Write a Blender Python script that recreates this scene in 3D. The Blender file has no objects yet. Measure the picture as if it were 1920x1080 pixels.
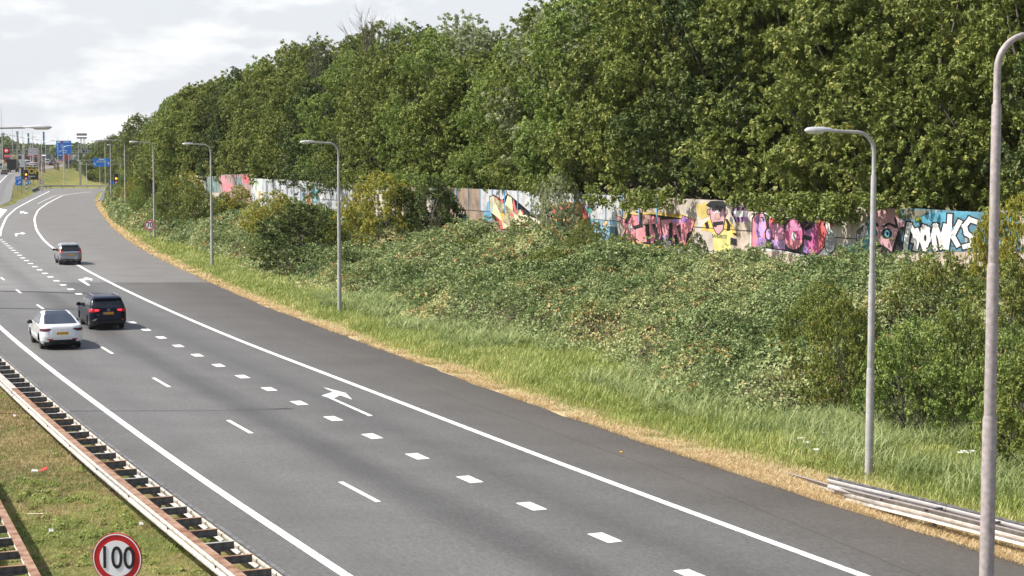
import bpy, bmesh, math, random
import numpy as np
from mathutils import Vector, Matrix

random.seed(7); rng = np.random.default_rng(7)
SC = bpy.context.scene
COL = SC.collection
R = math.radians

# ------------------------------------------------------------------ camera
F = 3270.0; YH = 284.0; CAMZ = 9.0
PITCH = math.atan((540 - YH) / F)
cam = bpy.data.cameras.new("camera"); camo = bpy.data.objects.new("camera", cam); COL.objects.link(camo)
camo.location = (0, 0, CAMZ); camo.rotation_euler = (math.pi / 2 - PITCH, 0, 0)
cam.sensor_width = 36; cam.lens = F / 1920 * 36; cam.clip_start = 0.5; cam.clip_end = 12000
SC.camera = camo
# ------------------------------------------------------------------ light
SUN_AZ = R(181)      # direction TO the sun in the XY plane, measured from +X
SUN_EL = R(50)
sd = Vector((math.cos(SUN_AZ) * math.cos(SUN_EL), math.sin(SUN_AZ) * math.cos(SUN_EL), math.sin(SUN_EL)))
sun = bpy.data.lights.new("sun", 'SUN'); sun.energy = 5.0; sun.angle = R(0.5); sun.color = (1.0, 0.95, 0.87)
suno = bpy.data.objects.new("sun", sun); COL.objects.link(suno); suno.location = (-60, -20, 80)
suno.rotation_euler = sd.to_track_quat('Z', 'Y').to_euler()
W = bpy.data.worlds.new("World"); SC.world = W; W.use_nodes = True
nt = W.node_tree; nt.nodes.clear()
out = nt.nodes.new('ShaderNodeOutputWorld'); bg = nt.nodes.new('ShaderNodeBackground')
sky = nt.nodes.new('ShaderNodeTexSky'); sky.sky_type = 'NISHITA'; sky.sun_disc = False
sky.sun_elevation = SUN_EL; sky.sun_rotation = math.atan2(sd.x, sd.y); sky.air_density = 1.0; sky.dust_density = 3.0; sky.ozone_density = 1.0
bg.inputs['Strength'].default_value = 0.10
def N(t, **kw):
    n = nt.nodes.new(t)
    for k, v in kw.items(): setattr(n, k, v)
    return n
tc = N('ShaderNodeTexCoord'); mp = N('ShaderNodeMapping'); mp.inputs['Scale'].default_value = (1, 1, 2.9); mp.inputs['Location'].default_value = (0.35, 0.2, 0.12)
nz = N('ShaderNodeTexNoise'); nz.inputs['Scale'].default_value = 13.0; nz.inputs['Detail'].default_value = 9; nz.inputs['Roughness'].default_value = 0.56
nt.links.new(tc.outputs['Generated'], mp.inputs[0]); nt.links.new(mp.outputs[0], nz.inputs['Vector'])
rp = N('ShaderNodeValToRGB'); rp.color_ramp.elements[0].position = 0.50; rp.color_ramp.elements[1].position = 0.66
nt.links.new(nz.outputs['Fac'], rp.inputs[0])
veil = N('ShaderNodeMix', data_type='RGBA'); veil.inputs['Factor'].default_value = 0.86; veil.inputs['B'].default_value = (6.35, 6.6, 7.0, 1)   # thin bright high cloud over the whole sky
nt.links.new(sky.outputs[0], veil.inputs['A'])
sxyz = N('ShaderNodeSeparateXYZ'); nt.links.new(tc.outputs['Generated'], sxyz.inputs[0])
vr = N('ShaderNodeValToRGB'); vr.color_ramp.elements[0].position = 0.09; vr.color_ramp.elements[0].color = (.86, .86, .86, 1); vr.color_ramp.elements[1].position = 0.32; vr.color_ramp.elements[1].color = (.10, .10, .10, 1)   # the haze veil thins towards the zenith
nt.links.new(sxyz.outputs['Z'], vr.inputs[0]); nt.links.new(vr.outputs[0], veil.inputs['Factor'])
mx = N('ShaderNodeMix', data_type='RGBA'); mx.inputs['B'].default_value = (8.2, 8.2, 8.15, 1)
nt.links.new(veil.outputs['Result'], mx.inputs['A']); 
cm = N('ShaderNodeMath', operation='MULTIPLY'); nt.links.new(rp.outputs[0], cm.inputs[0]); nt.links.new(vr.outputs[0], cm.inputs[1])   # the clouds lie low over the horizon
nt.links.new(cm.outputs[0], mx.inputs['Factor'])
nt.links.new(mx.outputs['Result'], bg.inputs['Color']); nt.links.new(bg.outputs[0], out.inputs[0])
SC.view_settings.view_transform = 'Standard'; SC.view_settings.look = 'None'; SC.view_settings.exposure = 0.48; SC.view_settings.gamma = 1.0
SC.cycles.use_adaptive_sampling = True; SC.cycles.max_bounces = 6; SC.cycles.volume_bounces = 1; SC.cycles.transparent_max_bounces = 6

# ------------------------------------------------------------------ helpers
def at(px, py, z=0.0):
    x = (px - 960) / F; u = (540 - py) / F
    d = Vector((x, math.cos(PITCH) + u * math.sin(PITCH), -math.sin(PITCH) + u * math.cos(PITCH)))
    t = (z - CAMZ) / d.z
    return Vector((d.x * t, d.y * t, z))
def atY(px, py, Y):
    x = (px - 960) / F; u = (540 - py) / F
    d = Vector((x, math.cos(PITCH) + u * math.sin(PITCH), -math.sin(PITCH) + u * math.cos(PITCH)))
    t = Y / d.y
    return Vector((d.x * t, Y, CAMZ + d.z * t))
def curve(pts, y0, y1, sm=13):
    """X as a smooth function of Y, tabulated per metre"""
    p = sorted(pts, key=lambda q: q[1]); ys = np.array([q[1] for q in p]); xs = np.array([q[0] for q in p])
    g = np.arange(y0 - 60, y1 + 60, 1.0); v = np.interp(g, ys, xs)
    s0 = (xs[1] - xs[0]) / (ys[1] - ys[0]); v[g < ys[0]] = xs[0] + s0 * (g[g < ys[0]] - ys[0])
    s1 = (xs[-1] - xs[-2]) / (ys[-1] - ys[-2]); v[g > ys[-1]] = xs[-1] + s1 * (g[g > ys[-1]] - ys[-1])
    sm |= 1; k = np.ones(sm) / sm
    for _ in range(2):
        a = np.concatenate([np.linspace(v[0] - (v[1] - v[0]) * 30, v[0], 30, endpoint=False), v, v[-1] + (v[-1] - v[-2]) * np.arange(1, 31)])
        v = np.convolve(a, k, 'same')[30:-30]
        v = v
    return lambda Y: np.interp(Y, g, v)
def pxc(pp, y0, y1, extra=(), sm=13):
    return curve([(at(*q).x, at(*q).y) for q in pp] + list(extra), y0, y1, sm)
def slope(cv, Y): return (cv(Y + 1.5) - cv(Y - 1.5)) / 3.0
def right_of(cv, Y, d):
    """point d metres to the right of the curve, square to it"""
    s = slope(cv, Y); n = 1 / math.sqrt(1 + s * s)
    return float(cv(Y)) + d * n, Y - d * s * n * -1 * -1
def off(cv, d):
    return lambda Y: cv(Y) + d * np.sqrt(1 + slope(cv, Y) ** 2)
def link(o, parent=None):
    COL.objects.link(o)
    if parent is not None: o.parent = parent
    return o
def setp(o, label=None, cat=None, group=None, kind=None):
    if label: o['label'] = label
    if cat: o['category'] = cat
    if group: o['group'] = group
    if kind: o['kind'] = kind
    return o
def thing(name, label, cat, loc=(0, 0, 0), rz=0.0, group=None):
    o = bpy.data.objects.new(name, None); link(o); o.location = loc; o.rotation_euler = (0, 0, rz); o.empty_display_size = .3
    return setp(o, label, cat, group)
def mesh_np(name, V, Fc, mat, parent=None, tint=None, uv=None, smooth=False, loc=None):
    """V (n,3), Fc (m,k) all faces the same size"""
    V = np.asarray(V, dtype=np.float32); Fc = np.asarray(Fc, dtype=np.int32)
    me = bpy.data.meshes.new(name); n, m, k = len(V), len(Fc), Fc.shape[1]
    me.vertices.add(n); me.vertices.foreach_set('co', V.ravel())
    me.loops.add(m * k); me.loops.foreach_set('vertex_index', Fc.ravel())
    me.polygons.add(m); me.polygons.foreach_set('loop_start', np.arange(m, dtype=np.int32) * k)
    try: me.polygons.foreach_set('loop_total', np.full(m, k, dtype=np.int32))
    except Exception: pass
    if uv is not None:
        l = me.uv_layers.new(name='UVMap'); l.data.foreach_set('uv', np.asarray(uv, dtype=np.float32)[Fc.ravel()].ravel())
    me.update(calc_edges=True)
    if tint is not None:
        a = me.attributes.new('tint', 'FLOAT', 'FACE'); a.data.foreach_set('value', np.asarray(tint, dtype=np.float32))
    me.polygons.foreach_set('use_smooth', np.full(m, smooth))
    me.materials.append(mat)
    o = bpy.data.objects.new(name, me); link(o, parent)
    if loc is not None: o.location = loc
    return o
class MB:
    """collects boxes, tubes, prisms into one mesh"""
    def __init__(s): s.v = []; s.f = []
    def add(s, vs, fs):
        b = len(s.v); s.v += [tuple(v) for v in vs]; s.f += [tuple(b + i for i in f) for f in fs]; return s
    def box(s, c, d, rz=0.0, taper=1.0):
        cx, cy, cz = c; x, y, z = d[0] / 2, d[1] / 2, d[2] / 2; vs = []
        for k, (sx, sy, sz) in enumerate([(-1,-1,-1),(1,-1,-1),(1,1,-1),(-1,1,-1),(-1,-1,1),(1,-1,1),(1,1,1),(-1,1,1)]):
            t = taper if sz > 0 else 1.0
            a, b = sx * x * t, sy * y * t
            vs.append((cx + a * math.cos(rz) - b * math.sin(rz), cy + a * math.sin(rz) + b * math.cos(rz), cz + sz * z))
        return s.add(vs, [(0,3,2,1),(4,5,6,7),(0,1,5,4),(1,2,6,5),(2,3,7,6),(3,0,4,7)])
    def tube(s, pts, rs, n=8, cap=True):
        pts = [Vector(p) for p in pts]
        if not hasattr(rs, '__len__'): rs = [rs] * len(pts)
        rings = []; up = None
        for i, p in enumerate(pts):
            d = (pts[min(i + 1, len(pts) - 1)] - pts[max(i - 1, 0)]).normalized()
            if up is None: up = Vector((0, 0, 1)) if abs(d.z) < .9 else Vector((1, 0, 0))
            a = d.cross(up).normalized(); b = a.cross(d).normalized(); up = b
            rings.append([p + (a * math.cos(t) + b * math.sin(t)) * rs[i] for t in [2 * math.pi * j / n for j in range(n)]])
        vs = [q for r in rings for q in r]; fs = []
        for i in range(len(pts) - 1):
            for j in range(n):
                fs.append((i * n + j, i * n + (j + 1) % n, (i + 1) * n + (j + 1) % n, (i + 1) * n + j))
        if cap: fs += [tuple(range(n - 1, -1, -1)), tuple((len(pts) - 1) * n + j for j in range(n))]
        return s.add(vs, fs)
    def sweep(s, path, prof, closed=True, zf=None):
        """profile [(side, up)] swept along ground path of (x,y,z)"""
        n = len(prof); vs = []; fs = []
        for i, p in enumerate(path):
            p = Vector(p); d = Vector(path[min(i + 1, len(path) - 1)]) - Vector(path[max(i - 1, 0)]); d.z = 0; d.normalize(); r = Vector((d.y, -d.x, 0))
            for a, b in prof: vs.append(p + r * a + Vector((0, 0, b)))
        for i in range(len(path) - 1):
            for j in range(n if closed else n - 1):
                k = (j + 1) % n; fs.append((i * n + j, i * n + k, (i + 1) * n + k, (i + 1) * n + j))
        if closed: fs += [tuple(range(n - 1, -1, -1)), tuple((len(path) - 1) * n + j for j in range(n))]
        return s.add(vs, fs)
    def prism(s, poly, origin, ux, uy, depth):
        """polygon (2d) in the plane origin+ux,uy, extruded by depth along the normal"""
        ux = Vector(ux); uy = Vector(uy); nn = ux.cross(uy).normalized(); o = Vector(origin); n = len(poly)
        vs = [o + ux * a + uy * b for a, b in poly] + [o + ux * a + uy * b + nn * depth for a, b in poly]
        return s.add(vs, [tuple(range(n - 1, -1, -1)), tuple(range(n, 2 * n))] + [(i, (i + 1) % n, n + (i + 1) % n, n + i) for i in range(n)])
    def build(s, name, mat, parent=None, smooth=False, loc=None, sharp=35):
        me = bpy.data.meshes.new(name); me.from_pydata(s.v, [], s.f); me.update(); me.materials.append(mat)
        if smooth:
            me.polygons.foreach_set('use_smooth', [True] * len(me.polygons))
            me.set_sharp_from_angle(angle=R(sharp))
        o = bpy.data.objects.new(name, me); link(o, parent)
        if loc is not None: o.location = loc
        return o
def copy_tree(o, parent=None):
    c = o.copy(); COL.objects.link(c)
    if parent is not None: c.parent = parent
    for ch in o.children: copy_tree(ch, c)
    return c

# value noise
_P = np.random.default_rng(3).random((256, 256))
def vn(x, y):
    x = np.asarray(x, dtype=float); y = np.asarray(y, dtype=float)
    xi = np.floor(x).astype(int); yi = np.floor(y).astype(int); fx = x - xi; fy = y - yi
    fx = fx * fx * (3 - 2 * fx); fy = fy * fy * (3 - 2 * fy)
    g = lambda a, b: _P[a % 256, b % 256]
    return (g(xi, yi) * (1 - fx) + g(xi + 1, yi) * fx) * (1 - fy) + (g(xi, yi + 1) * (1 - fx) + g(xi + 1, yi + 1) * fx) * fy
def fbm(x, y, o=4):
    r = 0; a = 1; t = 0
    for i in range(o): r = r + a * vn(x * 2 ** i + 17 * i, y * 2 ** i + 31 * i); t += a; a *= .5
    return r / t

# ------------------------------------------------------------------ materials
def newmat(name):
    m = bpy.data.materials.new(name); m.use_nodes = True; t = m.node_tree; b = t.nodes['Principled BSDF']
    return m, t, b
def ramp(t, stops):
    r = t.nodes.new('ShaderNodeValToRGB'); e = r.color_ramp.elements
    while len(e) < len(stops): e.new(0.5)
    for i, (p, c) in enumerate(stops): e[i].position = p; e[i].color = (*c, 1)
    return r
def mnoise(name, c1, c2, scale=3.0, rough=.6, metal=0.0, bump=0.0, detail=5, spec=0.5, lo=.35, hi=.65, coat=0.0):
    m, t, b = newmat(name)
    tc = t.nodes.new('ShaderNodeTexCoord'); nz = t.nodes.new('ShaderNodeTexNoise'); nz.inputs['Scale'].default_value = scale; nz.inputs['Detail'].default_value = detail
    t.links.new(tc.outputs['Object'], nz.inputs['Vector'])
    r = ramp(t, [(lo, c1), (hi, c2)]); t.links.new(nz.outputs['Fac'], r.inputs[0]); t.links.new(r.outputs[0], b.inputs['Base Color'])
    b.inputs['Roughness'].default_value = rough; b.inputs['Metallic'].default_value = metal; b.inputs['Specular IOR Level'].default_value = spec
    b.inputs['Coat Weight'].default_value = coat; b.inputs['Coat Roughness'].default_value = .04
    if bump:
        bp = t.nodes.new('ShaderNodeBump'); bp.inputs['Strength'].default_value = bump; bp.inputs['Distance'].default_value = .02
        t.links.new(nz.outputs['Fac'], bp.inputs['Height']); t.links.new(bp.outputs[0], b.inputs['Normal'])
    return m
def mflat(name, c, rough=.5, metal=0.0, var=.12, scale=6.0, **k):
    return mnoise(name, tuple(x * (1 - var) for x in c), tuple(min(1, x * (1 + var)) for x in c), scale, rough, metal, **k)
def mleaf(name, stops, trans=.35, rough=.5, spec=.35, back=None):
    m, t, b = newmat(name)
    a = t.nodes.new('ShaderNodeAttribute'); a.attribute_name = 'tint'
    r = ramp(t, stops); t.links.new(a.outputs['Fac'], r.inputs[0]); t.links.new(r.outputs[0], b.inputs['Base Color'])
    b.inputs['Roughness'].default_value = rough; b.inputs['Specular IOR Level'].default_value = spec
    tr = t.nodes.new('ShaderNodeBsdfTranslucent'); t.links.new(r.outputs[0], tr.inputs[0])
    mxs = t.nodes.new('ShaderNodeMixShader'); mxs.inputs[0].default_value = trans
    t.links.new(b.outputs[0], mxs.inputs[1]); t.links.new(tr.outputs[0], mxs.inputs[2])
    t.links.new(mxs.outputs[0], t.nodes['Material Output'].inputs[0])
    return m
def memit(name, c, s):
    m, t, b = newmat(name); b.inputs['Base Color'].default_value = (*c, 1); b.inputs['Emission Color'].default_value = (*c, 1); b.inputs['Emission Strength'].default_value = s
    return m

# ------------------------------------------------------------------ plan of the place: curves X(Y)
BLK = pxc([(1292,1076),(1138,1011),(996,949),(878,899),(778,855),(692,816),(618,782),(553,752),(494,725),(443,702),(399,680),(323,644),(262,613),(150,553),(96,521),(45,486),(0,448)], 0, 1500,
          [(-66, 215), (-78, 256), (-87.6, 305), (-107, 375), (-129.6, 461), (-154, 590), (-168, 667), (-190, 800), (-215, 1000), (-250, 1400)])
MR = BLK
LNE = off(BLK, -6.70)       # left solid line
DSH = off(BLK, -3.35)        # thin dashes
LA = pxc([(90,360),(59,375),(29.6,391),(12,407),(1.5,431),(0,443)], 150, 430)
LB = pxc([(190,357),(160,361),(118,366),(89,381),(71,394),(64,410),(68,431),(83,452),(99,465),(151,501),(222,538),(296,573),(385,612),(480,652),(540,673.5),(831.6,785.8),(1100,889),(1620,1080)], 0, 430)
ED = pxc([(193,357),(183,362),(178,371),(181,385),(188,398),(207,422),(237,449),(281,475.6),(341,505),(400,532),(480,567),(700,650),(1060,780),(1400,895),(1860,1040)], 0, 430)
RL = curve([(-89.8, 315), (-103, 375), (-109, 400), (-115, 426)], 300, 440, 4)
WX = lambda Y: 18.7 - .4735 * (Y - 82.7)                       # the painted wall's line
WL = curve([(WX(0), 0), (WX(100), 100), (WX(185), 185), (-47, 215), (-57, 260), (-70, 320), (-78, 400), (-80, 440)], 0, 1500, 10)
def zm(Y): return np.interp(Y, [270, 305, 340, 375, 461, 590, 1500, 6000], [0, .35, 1.1, 1.9, 3.0, 3.6, 3.8, 3.8])
def zw(Y): return np.interp(Y, [0, 190, 260, 380, 430], [2.45, 2.45, 1.2, .3, 0])
def sst(a, b, x): t = np.clip((x - a) / (b - a), 0, 1); return t * t * (3 - 2 * t)
def gz(X, Y):
    X = np.asarray(X, dtype=float); Y = np.asarray(Y, dtype=float)
    e = ED(Y); w = WL(Y); u = (X - e) / np.maximum(w - e, 4)
    zr = zw(Y) * sst(.26, .93, u)
    d = X - MR(Y); m = zm(Y)
    wd = np.where(Y < 426, np.maximum(RL(np.clip(Y, 315, 426)) - MR(Y), 1.0), m / .35 + .1)
    zl = m * (1 - np.clip(d / wd, 0, 1))
    return np.maximum(zl, zr) - .03
def g1(x, y): return float(gz(x, y))
def ray_ground(px, py, lift=0.0):
    x = (px - 960) / F; u = (540 - py) / F
    d = Vector((x, math.cos(PITCH) + u * math.sin(PITCH), -math.sin(PITCH) + u * math.cos(PITCH)))
    Y = np.concatenate([np.arange(20, 900, .25), np.arange(900, 3000, 2.0)]); t = Y / d.y; Z = CAMZ + d.z * t; G = gz(d.x * t, Y) + lift
    i = np.argmax(Z <= G)
    return Vector((d.x * t[i], Y[i], float(G[i]) - lift))

# ------------------------------------------------------------------ ground
def mat_ground():
    m, t, b = newmat('verge_soil_and_grass')
    tc = t.nodes.new('ShaderNodeTexCoord')
    def nz(s, d=6):
        n = t.nodes.new('ShaderNodeTexNoise'); n.inputs['Scale'].default_value = s; n.inputs['Detail'].default_value = d; n.inputs['Roughness'].default_value = .62
        t.links.new(tc.outputs['Object'], n.inputs['Vector']); return n
    n1 = nz(.28, 5); n2 = nz(2.6, 8); n3 = nz(14, 4)
    r1 = ramp(t, [(.40, (.30, .225, .11)), (.50, (.19, .17, .06)), (.60, (.085, .11, .03))]); t.links.new(n1.outputs['Fac'], r1.inputs[0])
    r2 = ramp(t, [(.35, (.05, .065, .018)), (.5, (.13, .14, .045)), (.68, (.34, .26, .14))]); t.links.new(n2.outputs['Fac'], r2.inputs[0])
    m1 = t.nodes.new('ShaderNodeMix'); m1.data_type = 'RGBA'; m1.inputs['Factor'].default_value = .5
    t.links.new(r1.outputs[0], m1.inputs['A']); t.links.new(r2.outputs[0], m1.inputs['B'])
    at_ = t.nodes.new('ShaderNodeAttribute'); at_.attribute_name = 'straw'
    r3 = ramp(t, [(.3, (.36, .27, .15)), (.7, (.66, .53, .33))]); t.links.new(n3.outputs['Fac'], r3.inputs[0])
    m2 = t.nodes.new('ShaderNodeMix'); m2.data_type = 'RGBA'; t.links.new(at_.outputs['Fac'], m2.inputs['Factor'])
    t.links.new(m1.outputs['Result'], m2.inputs['A']); t.links.new(r3.outputs[0], m2.inputs['B'])
    at2 = t.nodes.new('ShaderNodeAttribute'); at2.attribute_name = 'lawn'
    r4 = ramp(t, [(.35, (.34, .24, .10)), (.50, (.20, .20, .06)), (.62, (.12, .17, .04))]); t.links.new(n1.outputs['Fac'], r4.inputs[0])
    m3 = t.nodes.new('ShaderNodeMix'); m3.data_type = 'RGBA'; t.links.new(at2.outputs['Fac'], m3.inputs['Factor'])
    t.links.new(m2.outputs['Result'], m3.inputs['A']); t.links.new(r4.outputs[0], m3.inputs['B'])
    t.links.new(m3.outputs['Result'], b.inputs['Base Color'])
    b.inputs['Roughness'].default_value = .95; b.inputs['Specular IOR Level'].default_value = .1
    bp = t.nodes.new('ShaderNodeBump'); bp.inputs['Strength'].default_value = .8; bp.inputs['Distance'].default_value = .06
    t.links.new(n3.outputs['Fac'], bp.inputs['Height']); t.links.new(bp.outputs[0], b.inputs['Normal'])
    return m
Ys = np.concatenate([np.arange(-80, 8, 8), np.arange(8, 140, 1.0), np.arange(140, 440, 3), np.arange(440, 1400, 20), np.array([1500, 1800, 2300, 2900])])
cols = []
for Y in Ys:
    m = float(MR(Y)); e = float(ED(min(Y, 428))); w = float(WL(min(Y, 428)))
    l = m - 8
    if Y > 426: w = m + 80; e = m + 30
    e = max(e, m + 2)
    xs = [-1780, min(-1400, l - 700), l - 400, l - 150] + list(np.linspace(l - 60, l, 16)) + list(np.linspace(l, m, 6)[1:]) + list(np.linspace(m, e, 14)[1:]) + list(np.linspace(e, max(w, e + 4), 26)[1:]) + [w + 12, w + 30, w + 80, w + 300, w + 900, 1780]
    cols.append(xs)
GX = np.array(cols); GY = np.repeat(Ys[:, None], GX.shape[1], 1); GZ = gz(GX, GY)
GZ[GY > 426] = np.maximum(GZ[GY > 426], -.03)
# slight unevenness off the roads
bumpy = (fbm(GX * .35, GY * .35) - .5) * .25
offroad = ((GX > ED(GY) + 1.0) | (GX < LNE(GY) - 1.6)) & (np.abs(GX) < 400) & (GY < 430)
GZ = GZ + np.where(offroad, bumpy - .02, 0)
nr, nc = GX.shape; idx = np.arange(nr * nc).reshape(nr, nc)
Fq = np.stack([idx[:-1, :-1].ravel(), idx[:-1, 1:].ravel(), idx[1:, 1:].ravel(), idx[1:, :-1].ravel()], 1)
M_ground = mat_ground()
ground = mesh_np('ground', np.stack([GX.ravel(), GY.ravel(), GZ.ravel()], 1), Fq, M_ground, smooth=True)
setp(ground, 'dry grassy ground under the verges, median and embankment beside the motorway', kind='structure')
dist = (GX - ED(GY)) / np.sqrt(1 + .42 ** 2)
straw = np.clip(1.15 - np.abs(dist - .2) / (.75 + .7 * fbm(GX * .5, GY * .5, 2)), 0, 1) * (GY < 430)
straw = np.maximum(straw, sst(56, 44, GY) * np.clip(1 - np.abs(dist - 1.1) / 1.9, 0, 1))
a = ground.data.attributes.new('straw', 'FLOAT', 'POINT'); a.data.foreach_set('value', straw.ravel().astype(np.float32))
lawn = ((GY > 300) & (GX > MR(GY))).astype(np.float32)
a = ground.data.attributes.new('lawn', 'FLOAT', 'POINT'); a.data.foreach_set('value', lawn.ravel())

# ------------------------------------------------------------------ asphalt
def mat_asphalt(name, stops, grain=1.0, far=False):
    m, t, b = newmat(name)
    uv = t.nodes.new('ShaderNodeUVMap'); sp = t.nodes.new('ShaderNodeSeparateXYZ'); t.links.new(uv.outputs[0], sp.inputs[0])
    mp = t.nodes.new('ShaderNodeMapping'); mp.inputs['Scale'].default_value = (1.0, .045, 1); t.links.new(uv.outputs[0], mp.inputs[0])
    w = t.nodes.new('ShaderNodeTexNoise'); w.inputs['Scale'].default_value = 1.1; w.inputs['Detail'].default_value = 4; t.links.new(mp.outputs[0], w.inputs['Vector'])
    ad = t.nodes.new('ShaderNodeMath'); ad.operation = 'MULTIPLY_ADD'; ad.inputs[1].default_value = 1.0; t.links.new(w.outputs['Fac'], ad.inputs[0]); t.links.new(sp.outputs['X'], ad.inputs[2])
    sb = t.nodes.new('ShaderNodeMath'); sb.operation = 'MULTIPLY_ADD'; sb.inputs[1].default_value = 1 / 30.0; sb.inputs[2].default_value = .5 / 30.0; t.links.new(ad.outputs[0], sb.inputs[0])
    r = ramp(t, [((u + 1.0) / 30.0, c) for u, c in stops]); t.links.new(sb.outputs[0], r.inputs[0])
    n2 = t.nodes.new('ShaderNodeTexNoise'); n2.inputs['Scale'].default_value = 16; n2.inputs['Detail'].default_value = 7; n2.inputs['Roughness'].default_value = .95; t.links.new(uv.outputs[0], n2.inputs['Vector'])
    n3 = t.nodes.new('ShaderNodeTexNoise'); n3.inputs['Scale'].default_value = .35; n3.inputs['Detail'].default_value = 5; t.links.new(uv.outputs[0], n3.inputs['Vector'])
    r2 = ramp(t, [(.36, (.34, .34, .34)), (.5, (.74, .74, .74)), (.64, (1.0, .995, .98))]); t.links.new(n2.outputs['Fac'], r2.inputs[0])
    r3 = ramp(t, [(.3, (.80, .79, .78)), (.7, (1, 1, 1))])
    n4 = t.nodes.new('ShaderNodeTexNoise'); n4.inputs['Scale'].default_value = 5.5; n4.inputs['Detail'].default_value = 5; n4.inputs['Roughness'].default_value = .95; mp4 = t.nodes.new('ShaderNodeMapping'); mp4.inputs['Scale'].default_value = (1.6, .6, 1)
    t.links.new(uv.outputs[0], mp4.inputs[0]); t.links.new(mp4.outputs[0], n4.inputs['Vector']); r4 = ramp(t, [(.38, (.70, .70, .70)), (.5, (.94, .94, .94)), (.62, (1.18, 1.17, 1.15))]); t.links.new(n4.outputs['Fac'], r4.inputs[0]); t.links.new(n3.outputs['Fac'], r3.inputs[0])
    def mul(a, c):
        x = t.nodes.new('ShaderNodeMix'); x.data_type = 'RGBA'; x.blend_type = 'MULTIPLY'; x.inputs['Factor'].default_value = 1
        t.links.new(a, x.inputs['A']); t.links.new(c, x.inputs['B']); return x.outputs['Result']
    o = mul(mul(mul(r.outputs[0], r2.outputs[0]), r3.outputs[0]), r4.outputs[0])
    t.links.new(o, b.inputs['Base Color']); b.inputs['Roughness'].default_value = .62; b.inputs['Specular IOR Level'].default_value = .45
    bp = t.nodes.new('ShaderNodeBump'); bp.inputs['Strength'].default_value = .35; bp.inputs['Distance'].default_value = .01; t.links.new(n2.outputs['Fac'], bp.inputs['Height']); t.links.new(bp.outputs[0], b.inputs['Normal'])
    return m
def k(v, b=0.0):
    v *= .87
    return (v, v * (.985 - b), v * (.96 - 2 * b))
M_asph = mat_asphalt('motorway_asphalt', [(-.9, k(.21, .02)), (-.35, k(.21, .01)), (.3, k(.23)), (1.3, k(.215)), (2.5, k(.245)), (3.7, k(.235)), (4.55, k(.155)), (5.1, k(.15)), (5.8, k(.225)), (6.9, k(.21)), (8.0, k(.165)), (9.3, k(.215)), (10.3, k(.20)), (11.3, k(.18, .055)), (13.0, k(.175, .075)), (14.3, k(.14, .08)), (28.0, k(.18, .07))])
_st = [(-.9, .21, .02), (-.35, .21, .01), (.3, .23, 0), (1.3, .225, 0), (2.5, .245, 0), (3.7, .24, 0), (4.55, .19, 0), (5.1, .18, 0), (5.8, .23, 0), (6.9, .225, 0), (8.0, .20, 0), (9.3, .225, 0), (10.3, .22, .01), (11.3, .215, .02), (13.0, .215, .035), (14.3, .20, .04), (28.0, .21, .03)]
M_asph2 = mat_asphalt('older_paler_asphalt', [(u, tuple(v * 1.42 for v in k(c, b))) for u, c, b in _st], .8)
def arc(cv, ys):
    x = cv(ys); return np.concatenate([[0], np.cumsum(np.hypot(np.diff(x), np.diff(ys)))])
ysr = np.concatenate([np.arange(-60, 140, 1.0), np.arange(140, 396, 2.0), np.arange(396, 427, 1.0)])
v_ = arc(BLK, ysr)
def sheet(name, ys, v, stations, zf, mat, label):
    """stations: list of (u, curve)"""
    P = []; UV = []
    for y, vv in zip(ys, v):
        for u, cv in stations:
            x = float(cv(y)); P.append((x, y, zf(x, y))); UV.append((u(y) if callable(u) else u, vv))
    n = len(stations); idx = np.arange(len(ys) * n).reshape(len(ys), n)
    Fq = np.stack([idx[:-1, :-1].ravel(), idx[:-1, 1:].ravel(), idx[1:, 1:].ravel(), idx[1:, :-1].ravel()], 1)
    return setp(mesh_np(name, P, Fq, mat, uv=UV), label, kind='structure')
cosr = .916
ys1 = ysr[ysr <= 316]; v1 = v_[ysr <= 316]
EDr = lambda y: ED(y)
def uB(y): return 7.0 + (float(LB(y)) - float(BLK(y))) * cosr
def uE(y): return 7.0 + (float(ED(y)) - float(BLK(y))) * cosr
zmain = lambda x, y: float(zm(y))
ragged = lambda y: ED(y) + (fbm(y * .9, 3.3, 3) - .5) * .55 - .02
ysf = np.concatenate([np.arange(-60, 270, 1.0), np.arange(270, 1500, 6.0)])
_mst = [(-1.3, off(BLK, -8.3)), (-.35, off(BLK, -7.35)), (0, LNE), (1.7, off(BLK, -5.3)), (3.5, DSH), (5.2, off(BLK, -1.75)), (7.0, BLK)]
_va = arc(BLK, ysf)
sheet('motorway_road', ysf[ysf <= 112], _va[ysf <= 112], _mst, zmain, M_asph, 'grey asphalt motorway lanes running away to the left past the median')
sheet('motorway_road', ysf[ysf >= 112], _va[ysf >= 112], _mst, zmain, M_asph2, 'paler asphalt of the motorway beyond the thin dark lines')
def lerpc(t): return lambda y: BLK(y) * (1 - t) + ragged(y) * t
def uL(t): return lambda y: 7.0 * (1 - t) + uE(y) * t
rst = [(uL(t), lerpc(t)) for t in np.linspace(0, 1, 9)]
sheet('slip_road', ys1[ys1 <= 120], v1[ys1 <= 120], rst, lambda x, y: 0.0, M_asph, 'grey asphalt exit lane and wide brownish shoulder along the grass verge')
sheet('slip_road', ys1[ys1 >= 120], v1[ys1 >= 120], rst, lambda x, y: 0.0, M_asph2, 'paler asphalt of the exit lane and shoulder round the grey car')
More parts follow.
